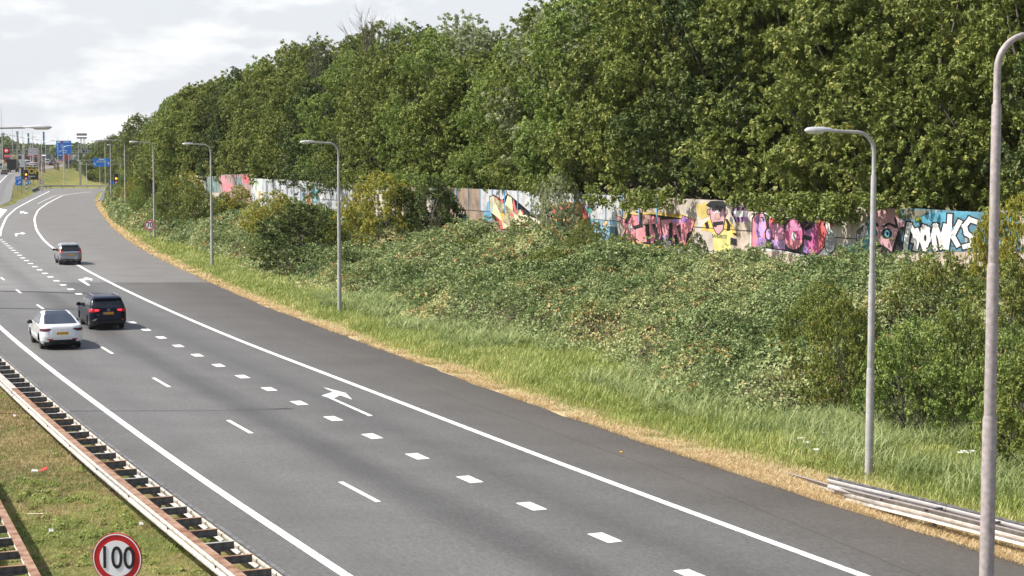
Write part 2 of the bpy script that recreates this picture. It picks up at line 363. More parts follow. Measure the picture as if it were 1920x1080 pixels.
# the far end of the slip road, where it bends to the right behind the trees
ys2 = np.concatenate([np.arange(316, 404, 2.0), np.array([404, 406, 408, 410, 413, 416, 420, 426])])
EDf = lambda y: ED(y) if y <= 404 else float(ED(404)) + (y - 404) ** 1.3 * 5
sheet('slip_road', ys2, arc(RL, ys2) + 340, [(lambda y, t=t: 8.0 * (1 - t) + 20 * t, (lambda y, t=t: float(RL(y)) * (1 - t) + float(EDf(y)) * t)) for t in np.linspace(0, 1, 8)], lambda x, y: 0.001, M_asph2, 'far bend of the slip road curving right below the grassy bank')
# the other carriageway beyond the median
OPR = off(BLK, -16.3)
sheet('opposite_carriageway', ysf, arc(BLK, ysf), [(0, off(BLK, -30)), (3, off(BLK, -26)), (6, off(BLK, -22)), (10, OPR)], zmain, M_asph, 'asphalt of the opposite carriageway beyond the median')

# ------------------------------------------------------------------ road paint
M_paint = mnoise('worn_white_road_paint', (.46, .45, .43), (.80, .79, .77), 4.5, .55, 0, lo=.30, hi=.50, detail=12)
M_blackline = mflat('black_road_line', (.02, .02, .02), .6)  # near-black colour of the two thin lines across the lanes
def stripe(cv, ys, w, z=.006, name='edge_line', label='solid white edge line', zf=None, mat=None):
    V = []; Fq = []
    for i, y in enumerate(ys):
        s = float(slope(cv, y)); n = 1 / math.sqrt(1 + s * s); x = float(cv(y)); hw = w / 2
        zz = (zf(y) if zf else 0) + z
        V += [(x - hw * n, y + hw * n * s, zz), (x + hw * n, y - hw * n * s, zz)]
        if i: Fq.append((2 * i - 2, 2 * i - 1, 2 * i + 1, 2 * i))
    return mesh_np(name, V, Fq, mat or M_paint)
def solid(cv, y0, y1, w, label, zf=None, z=.006):
    st = 1.0 if y1 < 200 else 2.0
    return setp(stripe(cv, np.arange(y0, y1 + .1, st), w, z, zf=zf), label, kind='structure')
def solid_n(cv, y0, y1, w, label, zf=None, z=.006): return solid(cv, y0, y1, w, label, zf, z)
solid(LNE, -40, 269, .24, 'solid white line along the left edge of the motorway beside the median')
solid(LB, -40, 200, .25, 'long solid white line between the exit lane and the wide shoulder')
solid(LB, 200, 392, .25, 'far part of the solid white line curving towards the bend')
solid(LA, 186, 396, .25, 'solid white line curving round the left of the exit lane')
solid(off(BLK, -3.3), 290, 700, .20, 'solid white line along the right edge of the distant motorway', zf=lambda y: float(zm(y)))
def dashes(cv, yc, period, length, w, y0, y1, name, label, group):
    ys = np.arange(-20, 420, .25); s = arc(cv, ys); s0 = np.interp(yc, ys, s); me = None; out = []
    for kk in range(-40, 90):
        sa = s0 + kk * period; y = float(np.interp(sa, s, ys))
        if y < y0 or y > y1 or sa < 0: continue
        ya = float(np.interp(sa - length / 2, s, ys)); yb = float(np.interp(sa + length / 2, s, ys))
        o = stripe(cv, np.linspace(ya, yb, 3), w, name=name); setp(o, label, group=group, kind='structure')
dashes(BLK, at(878, 899).y, 4.0, 1.05, .40, 20, 180, 'block_marking', 'short white block in the marking between the motorway and the exit lane', 'white blocks between the motorway and exit lane')
dashes(DSH, at(450, 800).y, 12.0, 3.0, .15, 20, 250, 'lane_dash', 'thin white dash between the two motorway lanes', 'thin white lane dashes')
def px_patch(name, pts, mat, label, z=.006, zf=None):
    P = [at(a, b, z) for a, b in pts]
    me = bpy.data.meshes.new(name); bm = bmesh.new(); vs = [bm.verts.new(p) for p in P]; f = bm.faces.new(vs)
    bmesh.ops.triangulate(bm, faces=[f]); bmesh.ops.recalc_face_normals(bm, faces=bm.faces); bm.to_mesh(me); bm.free(); me.materials.append(mat)
    return setp(link(bpy.data.objects.new(name, me)), label, kind='structure')
c7 = lambda L: [(540 + a / 3.4286, 640 + b / 3.4286) for a, b in L]
c2 = lambda L: [(a / 3.375, 360 + b / 3.375) for a, b in L]
px_patch('lane_arrow', c7([(215,348),(290,325),(225,294),(372,332),(413,374),(335,346),(293,366),(545,477),(520,481),(258,362)]), M_paint, 'white bent arrow on the exit lane, the largest and nearest')
px_patch('lane_arrow', c2([(493,551),(535,549),(525,545),(548,540),(585,549),(580,562),(566,555),(528,560),(572,589),(557,592),(508,563)]), M_paint, 'white bent arrow on the exit lane just behind the grey car')
px_patch('lane_arrow', c2([(95,262),(132,260),(136,254),(164,262),(140,269),(132,265),(110,266),(108,280),(96,281)]), M_paint, 'small white bent arrow on the exit lane ahead of the grey car')
px_patch('lane_arrow', c2([(128,122),(150,121),(155,127),(182,132),(160,138),(150,133),(126,136)]), M_paint, 'faint white bent arrow farthest up the exit lane')
px_patch('chevron_marking', c2([(-40,95),(46,113),(22,140),(0,166),(-12,150)]), M_paint, 'white painted nose of the gore between motorway and exit')
ys_ = np.arange(325, 412, 2.0)
setp(stripe(lambda y: LB(y) - 1.5 + 0.0 * np.asarray(y), np.arange(300, 395, 2.0), .12), 'thin worn line beside the solid line in the bend', kind='structure')
_sm = pxc([(590, 650), (720, 690), (854, 750), (1000, 795), (1200, 865), (1440, 955), (1640, 1050), (1715, 1080)], 20, 90)
setp(stripe(_sm, np.arange(20, 84, 1.0), .022, .004, mat=mflat('seam_filler', (.055, .05, .048), .8), name='paving_seam'), 'thin dark paving seam running along the brown shoulder', kind='structure')
px_patch('dark_road_line', [(-60,544),(60,546),(130,548.4),(192,549.4),(192,550.8),(130,550),(60,547.4),(-60,545.5)], M_blackline, 'upper thin dark line across the lanes behind the dark car', z=.005)  # flat near-black strip laid across the lanes
px_patch('dark_road_line', [(-60,576),(60,578.3),(150,579.3),(150,580.2),(60,579.4),(-60,577.3)], M_blackline, 'lower thin dark line level with the dark car roof', z=.005)
# ------------------------------------------------------------------ shared materials of built things
M_galv = mnoise('weathered_galvanised_steel', (.36, .34, .32), (.56, .54, .51), 5, .5, .35, .1)
M_cream = mnoise('chalky_galvanised_rail', (.42, .37, .32), (.62, .58, .53), 4, .55, .15)
M_rust = mnoise('rusted_steel', (.19, .085, .045), (.36, .23, .16), 3.5, .8, .1, .2)
M_darksteel = mnoise('dark_weathered_steel', (.10, .10, .105), (.22, .22, .23), 6, .6, .3)
M_pole = mnoise('grey_painted_steel_pole', (.34, .33, .33), (.47, .455, .45), 5, .5, .1, .05, lo=.3, hi=.7)
M_polebrown = mnoise('brownish_grey_weathered_pole', (.27, .235, .225), (.42, .37, .36), 9, .6, .1, .1, lo=.3, hi=.7)
M_lamp = mflat('pale_lamp_housing', (.58, .58, .58), .35, .2)
M_lens = mflat('cloudy_lamp_lens', (.62, .60, .56), .2)
M_white = mflat('white_sign_face', (.84, .85, .88), .45, var=.03)
M_red = mflat('red_sign_enamel', (.52, .012, .015), .4, var=.06)
M_black = mflat('black_enamel', (.012, .012, .013), .4)
M_signback = mflat('grey_sign_edge', (.35, .35, .36), .5)
M_blue = mflat('blue_sign_enamel', (.002, .20, .78), .4, var=.05)
M_conc = mnoise('weathered_concrete', (.36, .30, .25), (.52, .46, .40), 1.2, .85, 0, .2, 8)

# ------------------------------------------------------------------ ladder barrier in the median
def wprof(sgn, top):
    o = [(0, 0), (.035, -.01), (.085, -.05), (.085, -.09), (.03, -.135), (.03, -.175), (.085, -.22), (.085, -.26), (.035, -.30), (0, -.31)]
    i = [(-.012, -.30), (.02, -.285), (.07, -.25), (.07, -.225), (.015, -.18), (.015, -.13), (.07, -.085), (.07, -.055), (.02, -.02), (-.012, -.01)]
    return [(sgn * a, top + b) for a, b in o + i]
def barrier(cvL, cvR, y0, y1, rust_from, label, group, rustmode='near'):
    mid = off(BLK, 0)
    t = thing('crash_barrier', label, 'barrier', (float(cvL((y0 + y1) / 2)), (y0 + y1) / 2, 0), 0, group)
    ox, oy = t.location.x, t.location.y
    ys = np.arange(-20, 300, .25)
    for side, cv, sgn in (('L', cvL, -1), ('R', cvR, 1)):
        s = arc(cv, ys); s0 = np.interp(y0, ys, s); s1 = np.interp(y1, ys, s); n = int((s1 - s0) / 4)
        for i in range(n):
            yy = np.interp(np.linspace(s0 + 4 * i, s0 + 4 * i + 3.985, 4), s, ys)
            path = [(float(cv(y)) - ox, y - oy, .018 * (i % 2) * 0) for y in yy]
            MB().sweep(path, wprof(sgn, .75)).build('beam', M_cream if i % 5 else M_galv, t, True)
            rust = (yy[0] < rust_from)
            w0, w1 = (-.06, .12) if side == 'L' else ((-.03, .06) if rustmode == 'near' else (-.12, .06))
            capm = (M_rust if rust else M_cream) if (side == 'L' or rustmode == 'all') else M_darksteel
            MB().sweep([(a, b, c) for a, b, c in path], [(w0, .752), (w1, .752), (w1, .768), (w0, .768)]).build('top_flange', capm, t)
            # bolt heads and the lap joint
            b = MB(); p = path[0]
            b.box((p[0] + sgn * .05, p[1], .60), (.03, .05, .05))
            b.build('bolt', M_darksteel, t)
    # rungs between the two rails
    s = arc(cvR, ys); s0 = np.interp(y0, ys, s); s1 = np.interp(y1, ys, s); proto = {}
    for i in range(int((s1 - s0) / 1.333)):
        y = float(np.interp(s0 + .6 + i * 1.333, s, ys)); sl = float(slope(cvR, y)); a = Vector((float(cvL(y + .3 * 0)), y + .8 * sl * -1 * -1 * 0, 0))
        xr = float(cvR(y)); nrm = Vector((1, -sl, 0)).normalized()
        c = Vector((xr, y, 0)) - nrm * .42
        rz = math.atan2(nrm.y, nrm.x); rust = y < rust_from
        key = (rust, i % 3)
        if key not in proto:
            m = MB().box((0, 0, .66), (.72, .018, .14)).box((0, -.03, .733), (.72, .07, .012)).box((0, -.03, .587), (.72, .07, .012)).box((-.2, -.012, .65), (.03, .01, .03)).box((-.14, -.012, .65), (.03, .01, .03))
            o = m.build('rung', M_darksteel, t)
            top = MB().box((0, -.032, .744), (.73, .085, .010)).build('rung_flange', M_rust if (rust and i % 3 != 1) else M_galv, o)
            proto[key] = o
        else:
            src = proto[key]; o = src.copy(); COL.objects.link(o); o.parent = t
            q = src.children[0].copy(); COL.objects.link(q); q.parent = o
        o.location = (c.x - ox, c.y - oy, 0); o.rotation_euler = (0, 0, rz)
        if i % 2 == 0:
            if 'post' not in proto:
                pm = MB().box((0, 0, .24), (.10, .02, .66)).box((-.05, .02, .24), (.02, .05, .66)).box((.05, -.02, .24), (.02, .05, .66)).box((0, 0, .57), (.5, .06, .05))
                proto['post'] = pm.build('post', M_darksteel, t); po = proto['post']
            else:
                po = proto['post'].copy(); COL.objects.link(po); po.parent = t
            po.location = (c.x - ox, c.y - oy, 0); po.rotation_euler = (0, 0, rz)
    return t
barrier(off(BLK, -9.62), off(BLK, -8.78), 24, 100, 58, 'long steel ladder barrier beside the left edge line, rusty in its near half', 'steel ladder barriers of the median')
# second barrier, cutting the lower left corner
_a, _b = at(-12, 925, .75), at(70, 1080, .75)
cv2 = curve([(_b.x + (_b.x - _a.x) / (_b.y - _a.y) * (-14), _b.y - 14), (_b.x, _b.y), (_a.x, _a.y), (_a.x + (_a.x - _b.x) / (_a.y - _b.y) * 40, _a.y + 40)], 0, 90, 6)
barrier(off(cv2, -.86), cv2, 24, 70, 90, 'rust brown ladder barrier cutting across the lower left corner of the median', 'steel ladder barriers of the median', 'all')

# ------------------------------------------------------------------ the barrier that rises out of the right verge
def verge_barrier():
    P = [(at(1468, 885, 0.0), -.74), (at(1560, 911, .24), -.50), (at(1650, 933, .42), -.33), (at(1740, 954, .53), -.22), (at(1920, 999, .55), -.2)]
    pts = [Vector((p.x, p.y, dz)) for p, dz in P]; d = (pts[-1] - pts[-2]); d.z = 0
    d = Vector((.43, -.9, 0)).normalized()
    pts += [pts[-1] + d * k_ for k_ in (4, 8, 12, 16)]
    o = pts[3].copy(); o.z = 0
    t = thing('crash_barrier', 'twin rail steel barrier rising out of the straw verge at the lower right', 'barrier', o)
    for i in range(len(pts) - 1):
        a, b = pts[i] - o, pts[i + 1] - o; a.z = pts[i].z; b.z = pts[i + 1].z
        gg = max(0, 0)
        MB().sweep([a, (a + b) / 2, b - (b - a) * .004], wprof(-1, .75)).build('beam', M_cream if i > 1 else M_galv, t, True)
        MB().sweep([a, b - (b - a) * .004], [(-.11, .70), (-.10, .73), (-.03, .765), (.05, .765), (.05, .752), (-.03, .752), (-.092, .715)]).build('top_flange', M_polebrown, t)
    r = Vector((.9, .43, 0)).normalized() * .62
    q0 = at(1556, 897, .45); q0 = Vector((q0.x, q0.y, -.28)); back = [q0, Vector((pts[3].x, pts[3].y, -.2)) + r, pts[4] + r, pts[5] + r, pts[6] + r, pts[7] + r]
    for i in range(len(back) - 1):
        a, b = back[i] - o, back[i + 1] - o; a.z = back[i].z; b.z = back[i + 1].z
        MB().sweep([a, (a + b) / 2, b - (b - a) * .004], wprof(1, .75)).build('rear_beam', M_pole, t, True)
        MB().sweep([a, b - (b - a) * .004], [(-.04, .752), (.07, .752), (.07, .80), (.05, .80)]).build('rear_flange', M_darksteel, t)
    tot = 0; proto = None; pp = None
    for i in range(11):
        # struts between the rails
        f = i * 1.9; base = pts[2] + (pts[3] - pts[2]) * 0
        L = 0; seg = 2
        while seg < len(pts) - 1 and L + (pts[seg + 1] - pts[seg]).length < f: L += (pts[seg + 1] - pts[seg]).length; seg += 1
        if seg >= len(pts) - 1: break
        p = pts[seg].lerp(pts[seg + 1], (f - L) / (pts[seg + 1] - pts[seg]).length)
        if proto is None:
            proto = MB().box((.3, 0, .70), (.56, .06, .05)).box((.44, .08, .69), (.2, .035, .05), .6).build('strut', M_darksteel, t); s = proto
            pp = MB().box((.3, 0, .26), (.10, .06, .82)).build('post', M_darksteel, t); q = pp
        else:
            s = proto.copy(); COL.objects.link(s); s.parent = t; q = pp.copy(); COL.objects.link(q); q.parent = t
        for x_ in (s, q): x_.location = (p.x - o.x, p.y - o.y, p.z); x_.rotation_euler = (0, 0, math.atan2(.43, .9))
verge_barrier()

# ------------------------------------------------------------------ street lamps
def lamp(base, top_z, yaw, label, group, arm=1.25, s=1.0, headl=.86, mat=M_pole, name='street_lamp'):
    H = top_z - base.z; t = thing(name, label, 'street lamp', base, yaw, group)
    r1, r2, r3, r4 = .112 * s, .094 * s, .078 * s, .056 * s
    z1, z2, z3 = H * .315, H * .59, H * .875
    MB().tube([(0, 0, -.1), (0, 0, z1), (0, 0, z1 + .08)], [r1 * 1.03, r1, r2], 14).build('base_section', mat, t, True)
    MB().tube([(0, 0, z1 + .075), (0, 0, z2), (0, 0, z2 + .07)], [r2, r2, r3], 14).build('middle_section', mat, t, True)
    rb = .55 * s; pts = [(0, 0, z2 + .065), (0, 0, z3), (0, 0, z3 + .05)]; rs = [r3, r3 * .97, r4]
    zc = H - rb
    pts.append((0, 0, zc)); rs.append(r4)
    for a_ in range(1, 9):
        an = a_ / 8 * math.pi / 2 * .97; pts.append((rb * (1 - math.cos(an)), 0, zc + rb * math.sin(an))); rs.append(r4 * (1 - a_ * .02))
    pts.append((rb + arm * .62, 0, H + .03)); rs.append(r4 * .8)
    MB().tube(pts, rs, 12).build('upper_pole', mat, t, True)
    x0 = rb + arm * .60; hd = MB()
    pr = [(0, .05, .045), (.05, .06, .06), (.15, .09, .085), (.45, .14, .11), (.75, .15, .105), (.92, .12, .085), (1, .05, .04)]
    rings = []
    for f, w, h in pr:
        rings.append([(x0 + f * headl, w * s * math.cos(q) * 1.0, H + .035 + (h * s * math.sin(q) if math.sin(q) > 0 else h * s * .35 * math.sin(q))) for q in [2 * math.pi * j / 14 for j in range(14)]])
    vs = [v for r in rings for v in r]; n = 14; fs = [(i * n + j, i * n + (j + 1) % n, (i + 1) * n + (j + 1) % n, (i + 1) * n + j) for i in range(len(rings) - 1) for j in range(n)]
    fs += [tuple(range(n - 1, -1, -1)), tuple((len(rings) - 1) * n + j for j in range(n))]
    hd.add(vs, fs); h = hd.build('lamp_head', M_lamp, t, True)
    ln = MB(); rings = []
    for f, w, d in [(.34, .07, .03), (.42, .11, .075), (.85, .115, .075), (.95, .07, .03)]:
        rings.append([(x0 + f * headl, w * s * math.cos(q), H + .015 + d * s * min(0, math.sin(q))) for q in [2 * math.pi * j / 12 for j in range(12)]])
    vs = [v for r in rings for v in r]; n = 12; fs = [(i * n + j, i * n + (j + 1) % n, (i + 1) * n + (j + 1) % n, (i + 1) * n + j) for i in range(3) for j in range(n)] + [tuple(range(n - 1, -1, -1)), tuple(3 * n + j for j in range(n))]
    ln.add(vs, fs).build('lens', M_lens, h, True)
    return t
YAW = math.pi + R(21)
LG = 'grey street lamps along the right verge'
def lamp_px(bx, by, ty, label, group=LG, yaw=YAW, **kw):
    b = ray_ground(bx, by); b.z = g1(b.x, b.y)
    top = atY(bx, ty, b.y).z
    return lamp(b, top, yaw, label, group, **kw)
lamp_px(1629, 900, 248, 'grey street lamp standing just behind the start of the right verge barrier')
lamp_px(637, 592, 268, 'grey street lamp in front of the olive bush in the green verge')
lamp_px(398, 504, 271, 'grey street lamp second behind the one at the olive bush')
lamp_px(290, 452, 267, 'grey street lamp right beside the round 70 sign', arm=1.6)
lamp_px(236, 410, 263, 'grey street lamp standing behind the small green marker post', arm=2.2)
lamp_px(209, 388, 264, 'grey street lamp near the curled barrier end at the bend', arm=1.8)
lamp_px(1849, 1112, 64, 'thick brownish grey pole in the right foreground, its arm leaving the frame', None, yaw=R(20), s=1.30, mat=M_polebrown, arm=1.6)
_h = atY(104, 241, 60.6)
lamp(Vector((_h.x - 3.10, 60.6 - .55, 0)), _h.z, R(10), 'street lamp in the median whose lamp head pokes in at the left edge', None, arm=2.75, mat=M_pole, headl=.95, s=.78)

# ------------------------------------------------------------------ speed signs
def text_mesh(txt, size, depth=.002, bold=0.0, name='digits', sx=1.0):
    cu = bpy.data.curves.new(name, 'FONT'); cu.body = txt; cu.size = size; cu.extrude = depth; cu.offset = bold; cu.align_x = 'CENTER'; cu.align_y = 'CENTER'; cu.resolution_u = 4
    o = bpy.data.objects.new(name, cu); COL.objects.link(o); bpy.context.view_layer.update()
    me = bpy.data.meshes.new_from_object(o.evaluated_get(bpy.context.evaluated_depsgraph_get())); COL.objects.unlink(o); bpy.data.objects.remove(o)
    for v in me.vertices: v.co.x *= sx
    return me
def text_obj(txt, size, mat, parent, loc, rot, bold=0.0, name='lettering', sx=1.0, depth=.003):
    me = text_mesh(txt, size, depth, bold, name, sx); me.materials.clear(); me.materials.append(mat)
    o = bpy.data.objects.new(name, me); link(o, parent); o.location = loc; o.rotation_euler = rot
    return o
def disc(r, y, d, n=48, r_in=0.0):
    m = MB(); A = [2 * math.pi * i / n for i in range(n)]
    if r_in == 0:
        m.add([(r * math.cos(a), y, r * math.sin(a)) for a in A] + [(r * math.cos(a), y + d, r * math.sin(a)) for a in A],
              [tuple(range(n)), tuple(range(2 * n - 1, n - 1, -1))] + [((i + 1) % n, i, n + i, n + (i + 1) % n) for i in range(n)])
    else:
        m.add([(r * math.cos(a), y, r * math.sin(a)) for a in A] + [(r_in * math.cos(a), y, r_in * math.sin(a)) for a in A] + [(r * math.cos(a), y + d, r * math.sin(a)) for a in A] + [(r_in * math.cos(a), y + d, r_in * math.sin(a)) for a in A],
              [(i, (i + 1) % n, n + (i + 1) % n, n + i) for i in range(n)] + [((i + 1) % n, i, 2 * n + i, 2 * n + (i + 1) % n) for i in range(n)] + [(n + i, n + (i + 1) % n, 3 * n + (i + 1) % n, 3 * n + i) for i in range(n)] + [(3*n + i, 3*n + (i + 1) % n, 2*n + (i + 1) % n, 2*n + i) for i in range(n)])
    return m
def round_sign(c, r, txt, label, rz, size, base_z=0.0, sx=.82, bold=.0):
    base = Vector((c.x, c.y, base_z)); t = thing('speed_limit_sign', label, 'road sign', base, rz)
    h = c.z - base_z
    d = disc(r, -.012, .024).build('sign_plate', M_red, t); d.location.z = h
    w = disc(r * .965, -.017, .006, r_in=r * .925).build('white_rim', M_white, d)
    w = disc(r * .70, -.018, .006).build('white_face', M_white, d)
    text_obj(txt, size, M_black, d, (0, -.022, 0), (math.pi / 2, 0, 0), bold, 'digits', sx)
    MB().tube([(0, .05, -.05), (0, .05, h + r * .6)], .038, 10).build('sign_post', M_galv, t, True)
    MB().box((0, .025, h + r * .3), (.5 * r, .02, .04)).box((0, .025, h - r * .3), (.5 * r, .02, .04)).build('bracket', M_galv, t)
    return t
c100 = atY(220, 1047, 27.0)
round_sign(c100, .408, '100', 'large round red rimmed 100 sign in the foreground median grass', R(-8), .50, sx=.80, bold=.004)
g70 = ray_ground(281, 452)
c70 = atY(281, 422, g70.y - 1); c70.y -= 0
round_sign(c70, .55, '70', 'small round red rimmed 70 sign in the verge before a lamp post', R(-6), .74, sx=.9, bold=.012, base_z=g1(c70.x, c70.y))

# little green marker in the verge
gm = ray_ground(216, 413); t = thing('marker_post', 'small teal green marker plate on a short post in the verge', 'marker post', gm)
MB().box((0, 0, .3), (.06, .06, .7)).build('post', M_galv, t); MB().box((0, -.05, .75), (.55, .04, .32)).build('plate', mflat('teal_plate', (.01, .30, .22), .5), t)

# curled barrier end at the bend
ce = ray_ground(188, 388); t = thing('crash_barrier', 'short curled barrier end at the far right verge of the bend', 'barrier', ce)
_p = [ray_ground(186, 386), ray_ground(191, 372), ray_ground(197, 362), ray_ground(204, 357)]; _p = [p - ce for p in _p]
for i_, sg in ((0, -1), (1, 1)):
    MB().sweep([p + Vector((i_ * .9, 0, 0)) for p in _p], wprof(sg, .95)).build('beam', M_cream, t, True)
MB().sweep([p + Vector((.45, 0, .55)) for p in _p], [(-.4, .3), (.4, .3), (.4, .33), (-.4, .33)]).build('spacer', M_darksteel, t)

# ------------------------------------------------------------------ the painted noise wall
WALL0, WALL1 = 44.0, 206.0
wdir = Vector((-.4735, 1, 0)).normalized(); wn = Vector((-wdir.y, wdir.x, 0)) * 1.0   # normal towards the road
if wn.y > 0 and wn.x > 0: wn = -wn
wn = Vector((-.9038, -.428, 0)).normalized()
wo = Vector((float(WX(WALL0)), WALL0, 0)); wrz = math.atan2(wdir.y, wdir.x)
wall = thing('noise_wall', 'long concrete noise wall covered in graffiti below the trees at the top of the bank', 'wall', wo, wrz)
WT, WMID, WB = 6.27, 4.69, 2.2
M_wpan = [mnoise('stained_concrete_panel', (.33, .26, .20), (.60, .50, .41), .9, .85, 0, .15, 9), mnoise('stained_concrete_panel', (.38, .32, .27), (.60, .54, .48), .7, .85, 0, .15, 9), mnoise('brown_weathered_panel', (.17, .125, .09), (.36, .27, .20), .8, .85, 0, .15, 9)]
M_bluepost = mflat('sky_blue_post', (.10, .33, .58), .6)
M_pan_g = mnoise('grey_painted_panel', (.34, .35, .37), (.56, .57, .58), 1.3, .8, 0, .1, 8)
PW = 2.135; npan = int((WALL1 - WALL0) * 1.1065 / PW); pr = {}
for i in range(npan):
    yw = WALL0 + (i + .5) * PW / 1.1065
    up_m = M_pan_g if 88 < yw < 132 and False else None
    kind = 2 if 118 < yw < 135 else (i // 3) % 2
    upk = ('u', 'g' if 108 < yw < 127 else kind); lok = ('l', kind)
    for key, z0, z1 in ((lok, WB, WMID - .012), (upk, WMID + .012, WT)):
        m = M_pan_g if key[1] == 'g' else M_wpan[key[1]]
        if key not in pr:
            o = MB().box((0, 0, (z0 + z1) / 2), (PW - .035, .14, z1 - z0)).build('panel', m, wall); pr[key] = o
        else:
            o = pr[key].copy(); COL.objects.link(o); o.parent = wall
        o.location = ((i + .5) * PW, 0, 0)
    pk = 'pb' if 104 < yw < 150 else 'pg'
    if pk not in pr:
        o = MB().box((0, 0, (WMID + WT) / 2 + .02), (.10, .22, WT - WMID + .04)).build('post', M_bluepost if pk == 'pb' else M_conc, wall); pr[pk] = o
        if pk == 'pg': o.scale = (1, .72, 1)
    else: o = pr[pk].copy(); COL.objects.link(o); o.parent = wall
    o.location = (i * PW, 0, 0)
MB().box((npan * PW / 2, -.0, WMID), (npan * PW, .165, .05)).build('joint_rail', mflat('dark_joint', (.06, .055, .05), .7), wall)
def wpt(px, py, layer):
    """point of the picture carried back on to the wall's face"""
    x = (px - 960) / F; u = (540 - py) / F
    d = Vector((x, math.cos(PITCH) + u * math.sin(PITCH), -math.sin(PITCH) + u * math.cos(PITCH)))
    p0 = wo + wn * (.072 + .0035 * layer); c = Vector((0, 0, CAMZ))
    t_ = (p0 - c).dot(wn) / d.dot(wn)
    return c + d * t_
_inv = None
paintm = {}
def pm(c):
    k0 = c
    if c not in paintm:
        k0 = c; c = tuple(.84 * v + .16 * w for v, w in zip(c, (.50, .46, .43))) if max(c) > .05 else c; lo = tuple(v * .68 for v in c); paintm[k0] = mnoise('spray_paint', lo, tuple(min(.9, v * 1.12) for v in c), 1.6, .7, 0, 0, 9, lo=.3, hi=.62)
    return paintm[k0]
class Art:
    def __init__(s, name, label=None):
        s.name = name; s.label = label; s.by = {}; s.root = None; s.layer = 1
    def poly(s, pts, c, layer=None, map=None):
        if map: pts = [map(*q) for q in pts]
        layer = layer or s.layer
        s.by.setdefault(c, []).append(([wpt(a, b, layer) for a, b in pts]))
    def line(s, pts, w, c, layer=None, map=None, closed=False):
        if map: pts = [map(*q) for q in pts]
        if closed: pts = pts + [pts[0]]
        layer = layer or s.layer
        for a, b in zip(pts[:-1], pts[1:]):
            dx, dy = b[0] - a[0], b[1] - a[1]; L = math.hypot(dx, dy) or 1; ux, uy = dx / L * w / 2, dy / L * w / 2; nx, ny = -uy, ux
            s.poly([(a[0] - ux + nx, a[1] - uy + ny), (b[0] + ux + nx, b[1] + uy + ny), (b[0] + ux - nx, b[1] + uy - ny), (a[0] - ux - nx, a[1] - uy - ny)], c, layer + .0)
            layer += .04
    def ell(s, cx, cy, rx, ry, c, layer=None, map=None, n=22):
        s.poly([(cx + rx * math.cos(2 * math.pi * i / n), cy + ry * math.sin(2 * math.pi * i / n)) for i in range(n)], c, layer, map)
    def done(s):
        inv = (Matrix.Translation(wo) @ Matrix.Rotation(wrz, 4, 'Z')).inverted(); root = None
        for c, polys in s.by.items():
            bm = bmesh.new()
            for P in polys:
                try:
                    f = bm.faces.new([bm.verts.new(inv @ p) for p in P])
                except ValueError: pass
            bmesh.ops.triangulate(bm, faces=bm.faces[:]); bmesh.ops.recalc_face_normals(bm, faces=bm.faces[:])
            me = bpy.data.meshes.new(s.name); bm.to_mesh(me); bm.free(); me.materials.append(pm(c))
            o = bpy.data.objects.new(s.name if root is None else 'paint_layer', me); link(o, wall if root is None else root)
            if root is None:
                root = o
                if s.label: o['label'] = s.label
m7 = lambda a, b: (1400 + a / 4.174, 370 + b / 4.174)
m6 = lambda a, b: (1120 + a / 6.4, 370 + b / 6.4)
m4 = lambda a, b: (780 + a / 3.4286, 330 + b / 3.4286)
m8 = lambda a, b: (320 + a / 3.3103, 240 + b / 3.3103)
BK = (.012, .012, .015); WH = (.80, .80, .80); PINK = (.72, .20, .26); MAG = (.60, .07, .26); PUR = (.30, .13, .45); LIL = (.50, .30, .62); RED = (.72, .07, .08); TEAL = (.01, .17, .27); TEAL2 = (.01, .30, .46)
SKIN = (.56, .28, .33); SILV = (.55, .56, .54); YEL = (.72, .48, .04); CRM = (.74, .68, .42); TAN = (.56, .42, .31)
# teal backdrop with silver letters
A = Art('graffiti_backdrop', 'teal painted area behind the silver letters')
A.poly([(1125,98),(1300,85),(1720,110),(2120,125),(2150,420),(1900,420),(1500,425),(1200,430),(1000,500),(900,560),(905,330),(950,150)], TEAL, 1, m7)
A.poly([(1400,120),(1560,118),(1560,200),(1450,190),(1350,215),(1300,180)], TEAL2, 2, m7); A.poly([(1620,110),(1760,115),(1740,170),(1640,150)], TEAL2, 2, m7)
A.poly([(1220,96),(1440,98),(1430,130),(1300,180),(1240,150)], (.12, .12, .07), 2, m7); A.poly([(905,210),(955,215),(950,540),(912,560)], TEAL2, 2, m7)
A.poly([(1890,95),(2150,110),(2150,145),(1900,135)], (.30, .29, .30), 3, m7)
A.done()
A = Art('graffiti_letters', 'fat silver letters with black outline spelling MONKS')
def blob(A, pts, w, fill, out, L, m, grow=1.0):
    A.line(pts, w + 14 * grow, out, L, m) if False else None
def fat(A, strokes, w, fill, outline, ow, L, m):
    for st in strokes:
        A.line([m(*p) for p in st], (w + 2 * ow) / 4.174, outline, L)
        for p in st: A.ell(*m(*p), (w / 2 + ow) / 4.174 , (w / 2 + ow) / 4.174, outline, L + .3)
    for st in strokes:
        A.line([m(*p) for p in st], w / 4.174, fill, L + .9)
        for p in st: A.ell(*m(*p), w / 8.348, w / 8.348, fill, L + 1.3)
strokes = [[(1240,415),(1255,300),(1270,215)],[(1275,220),(1320,290),(1305,340)],[(1330,260),(1345,300),(1320,400)],
           [(1385,235),(1370,330),(1392,400),(1420,330),(1412,250),(1385,235)],
           [(1475,400),(1462,300),(1478,225)],[(1478,225),(1515,320),(1528,390)],[(1535,385),(1540,290),(1555,225)],
           [(1590,150),(1585,250),(1565,390)],[(1665,195),(1610,300)],[(1605,290),(1650,370)],
           [(1790,190),(1745,175),(1705,225),(1720,280),(1760,310),(1770,370),(1705,385)]]
fat(A, strokes, 37, (.72, .73, .71), BK, 11, 4, m7)
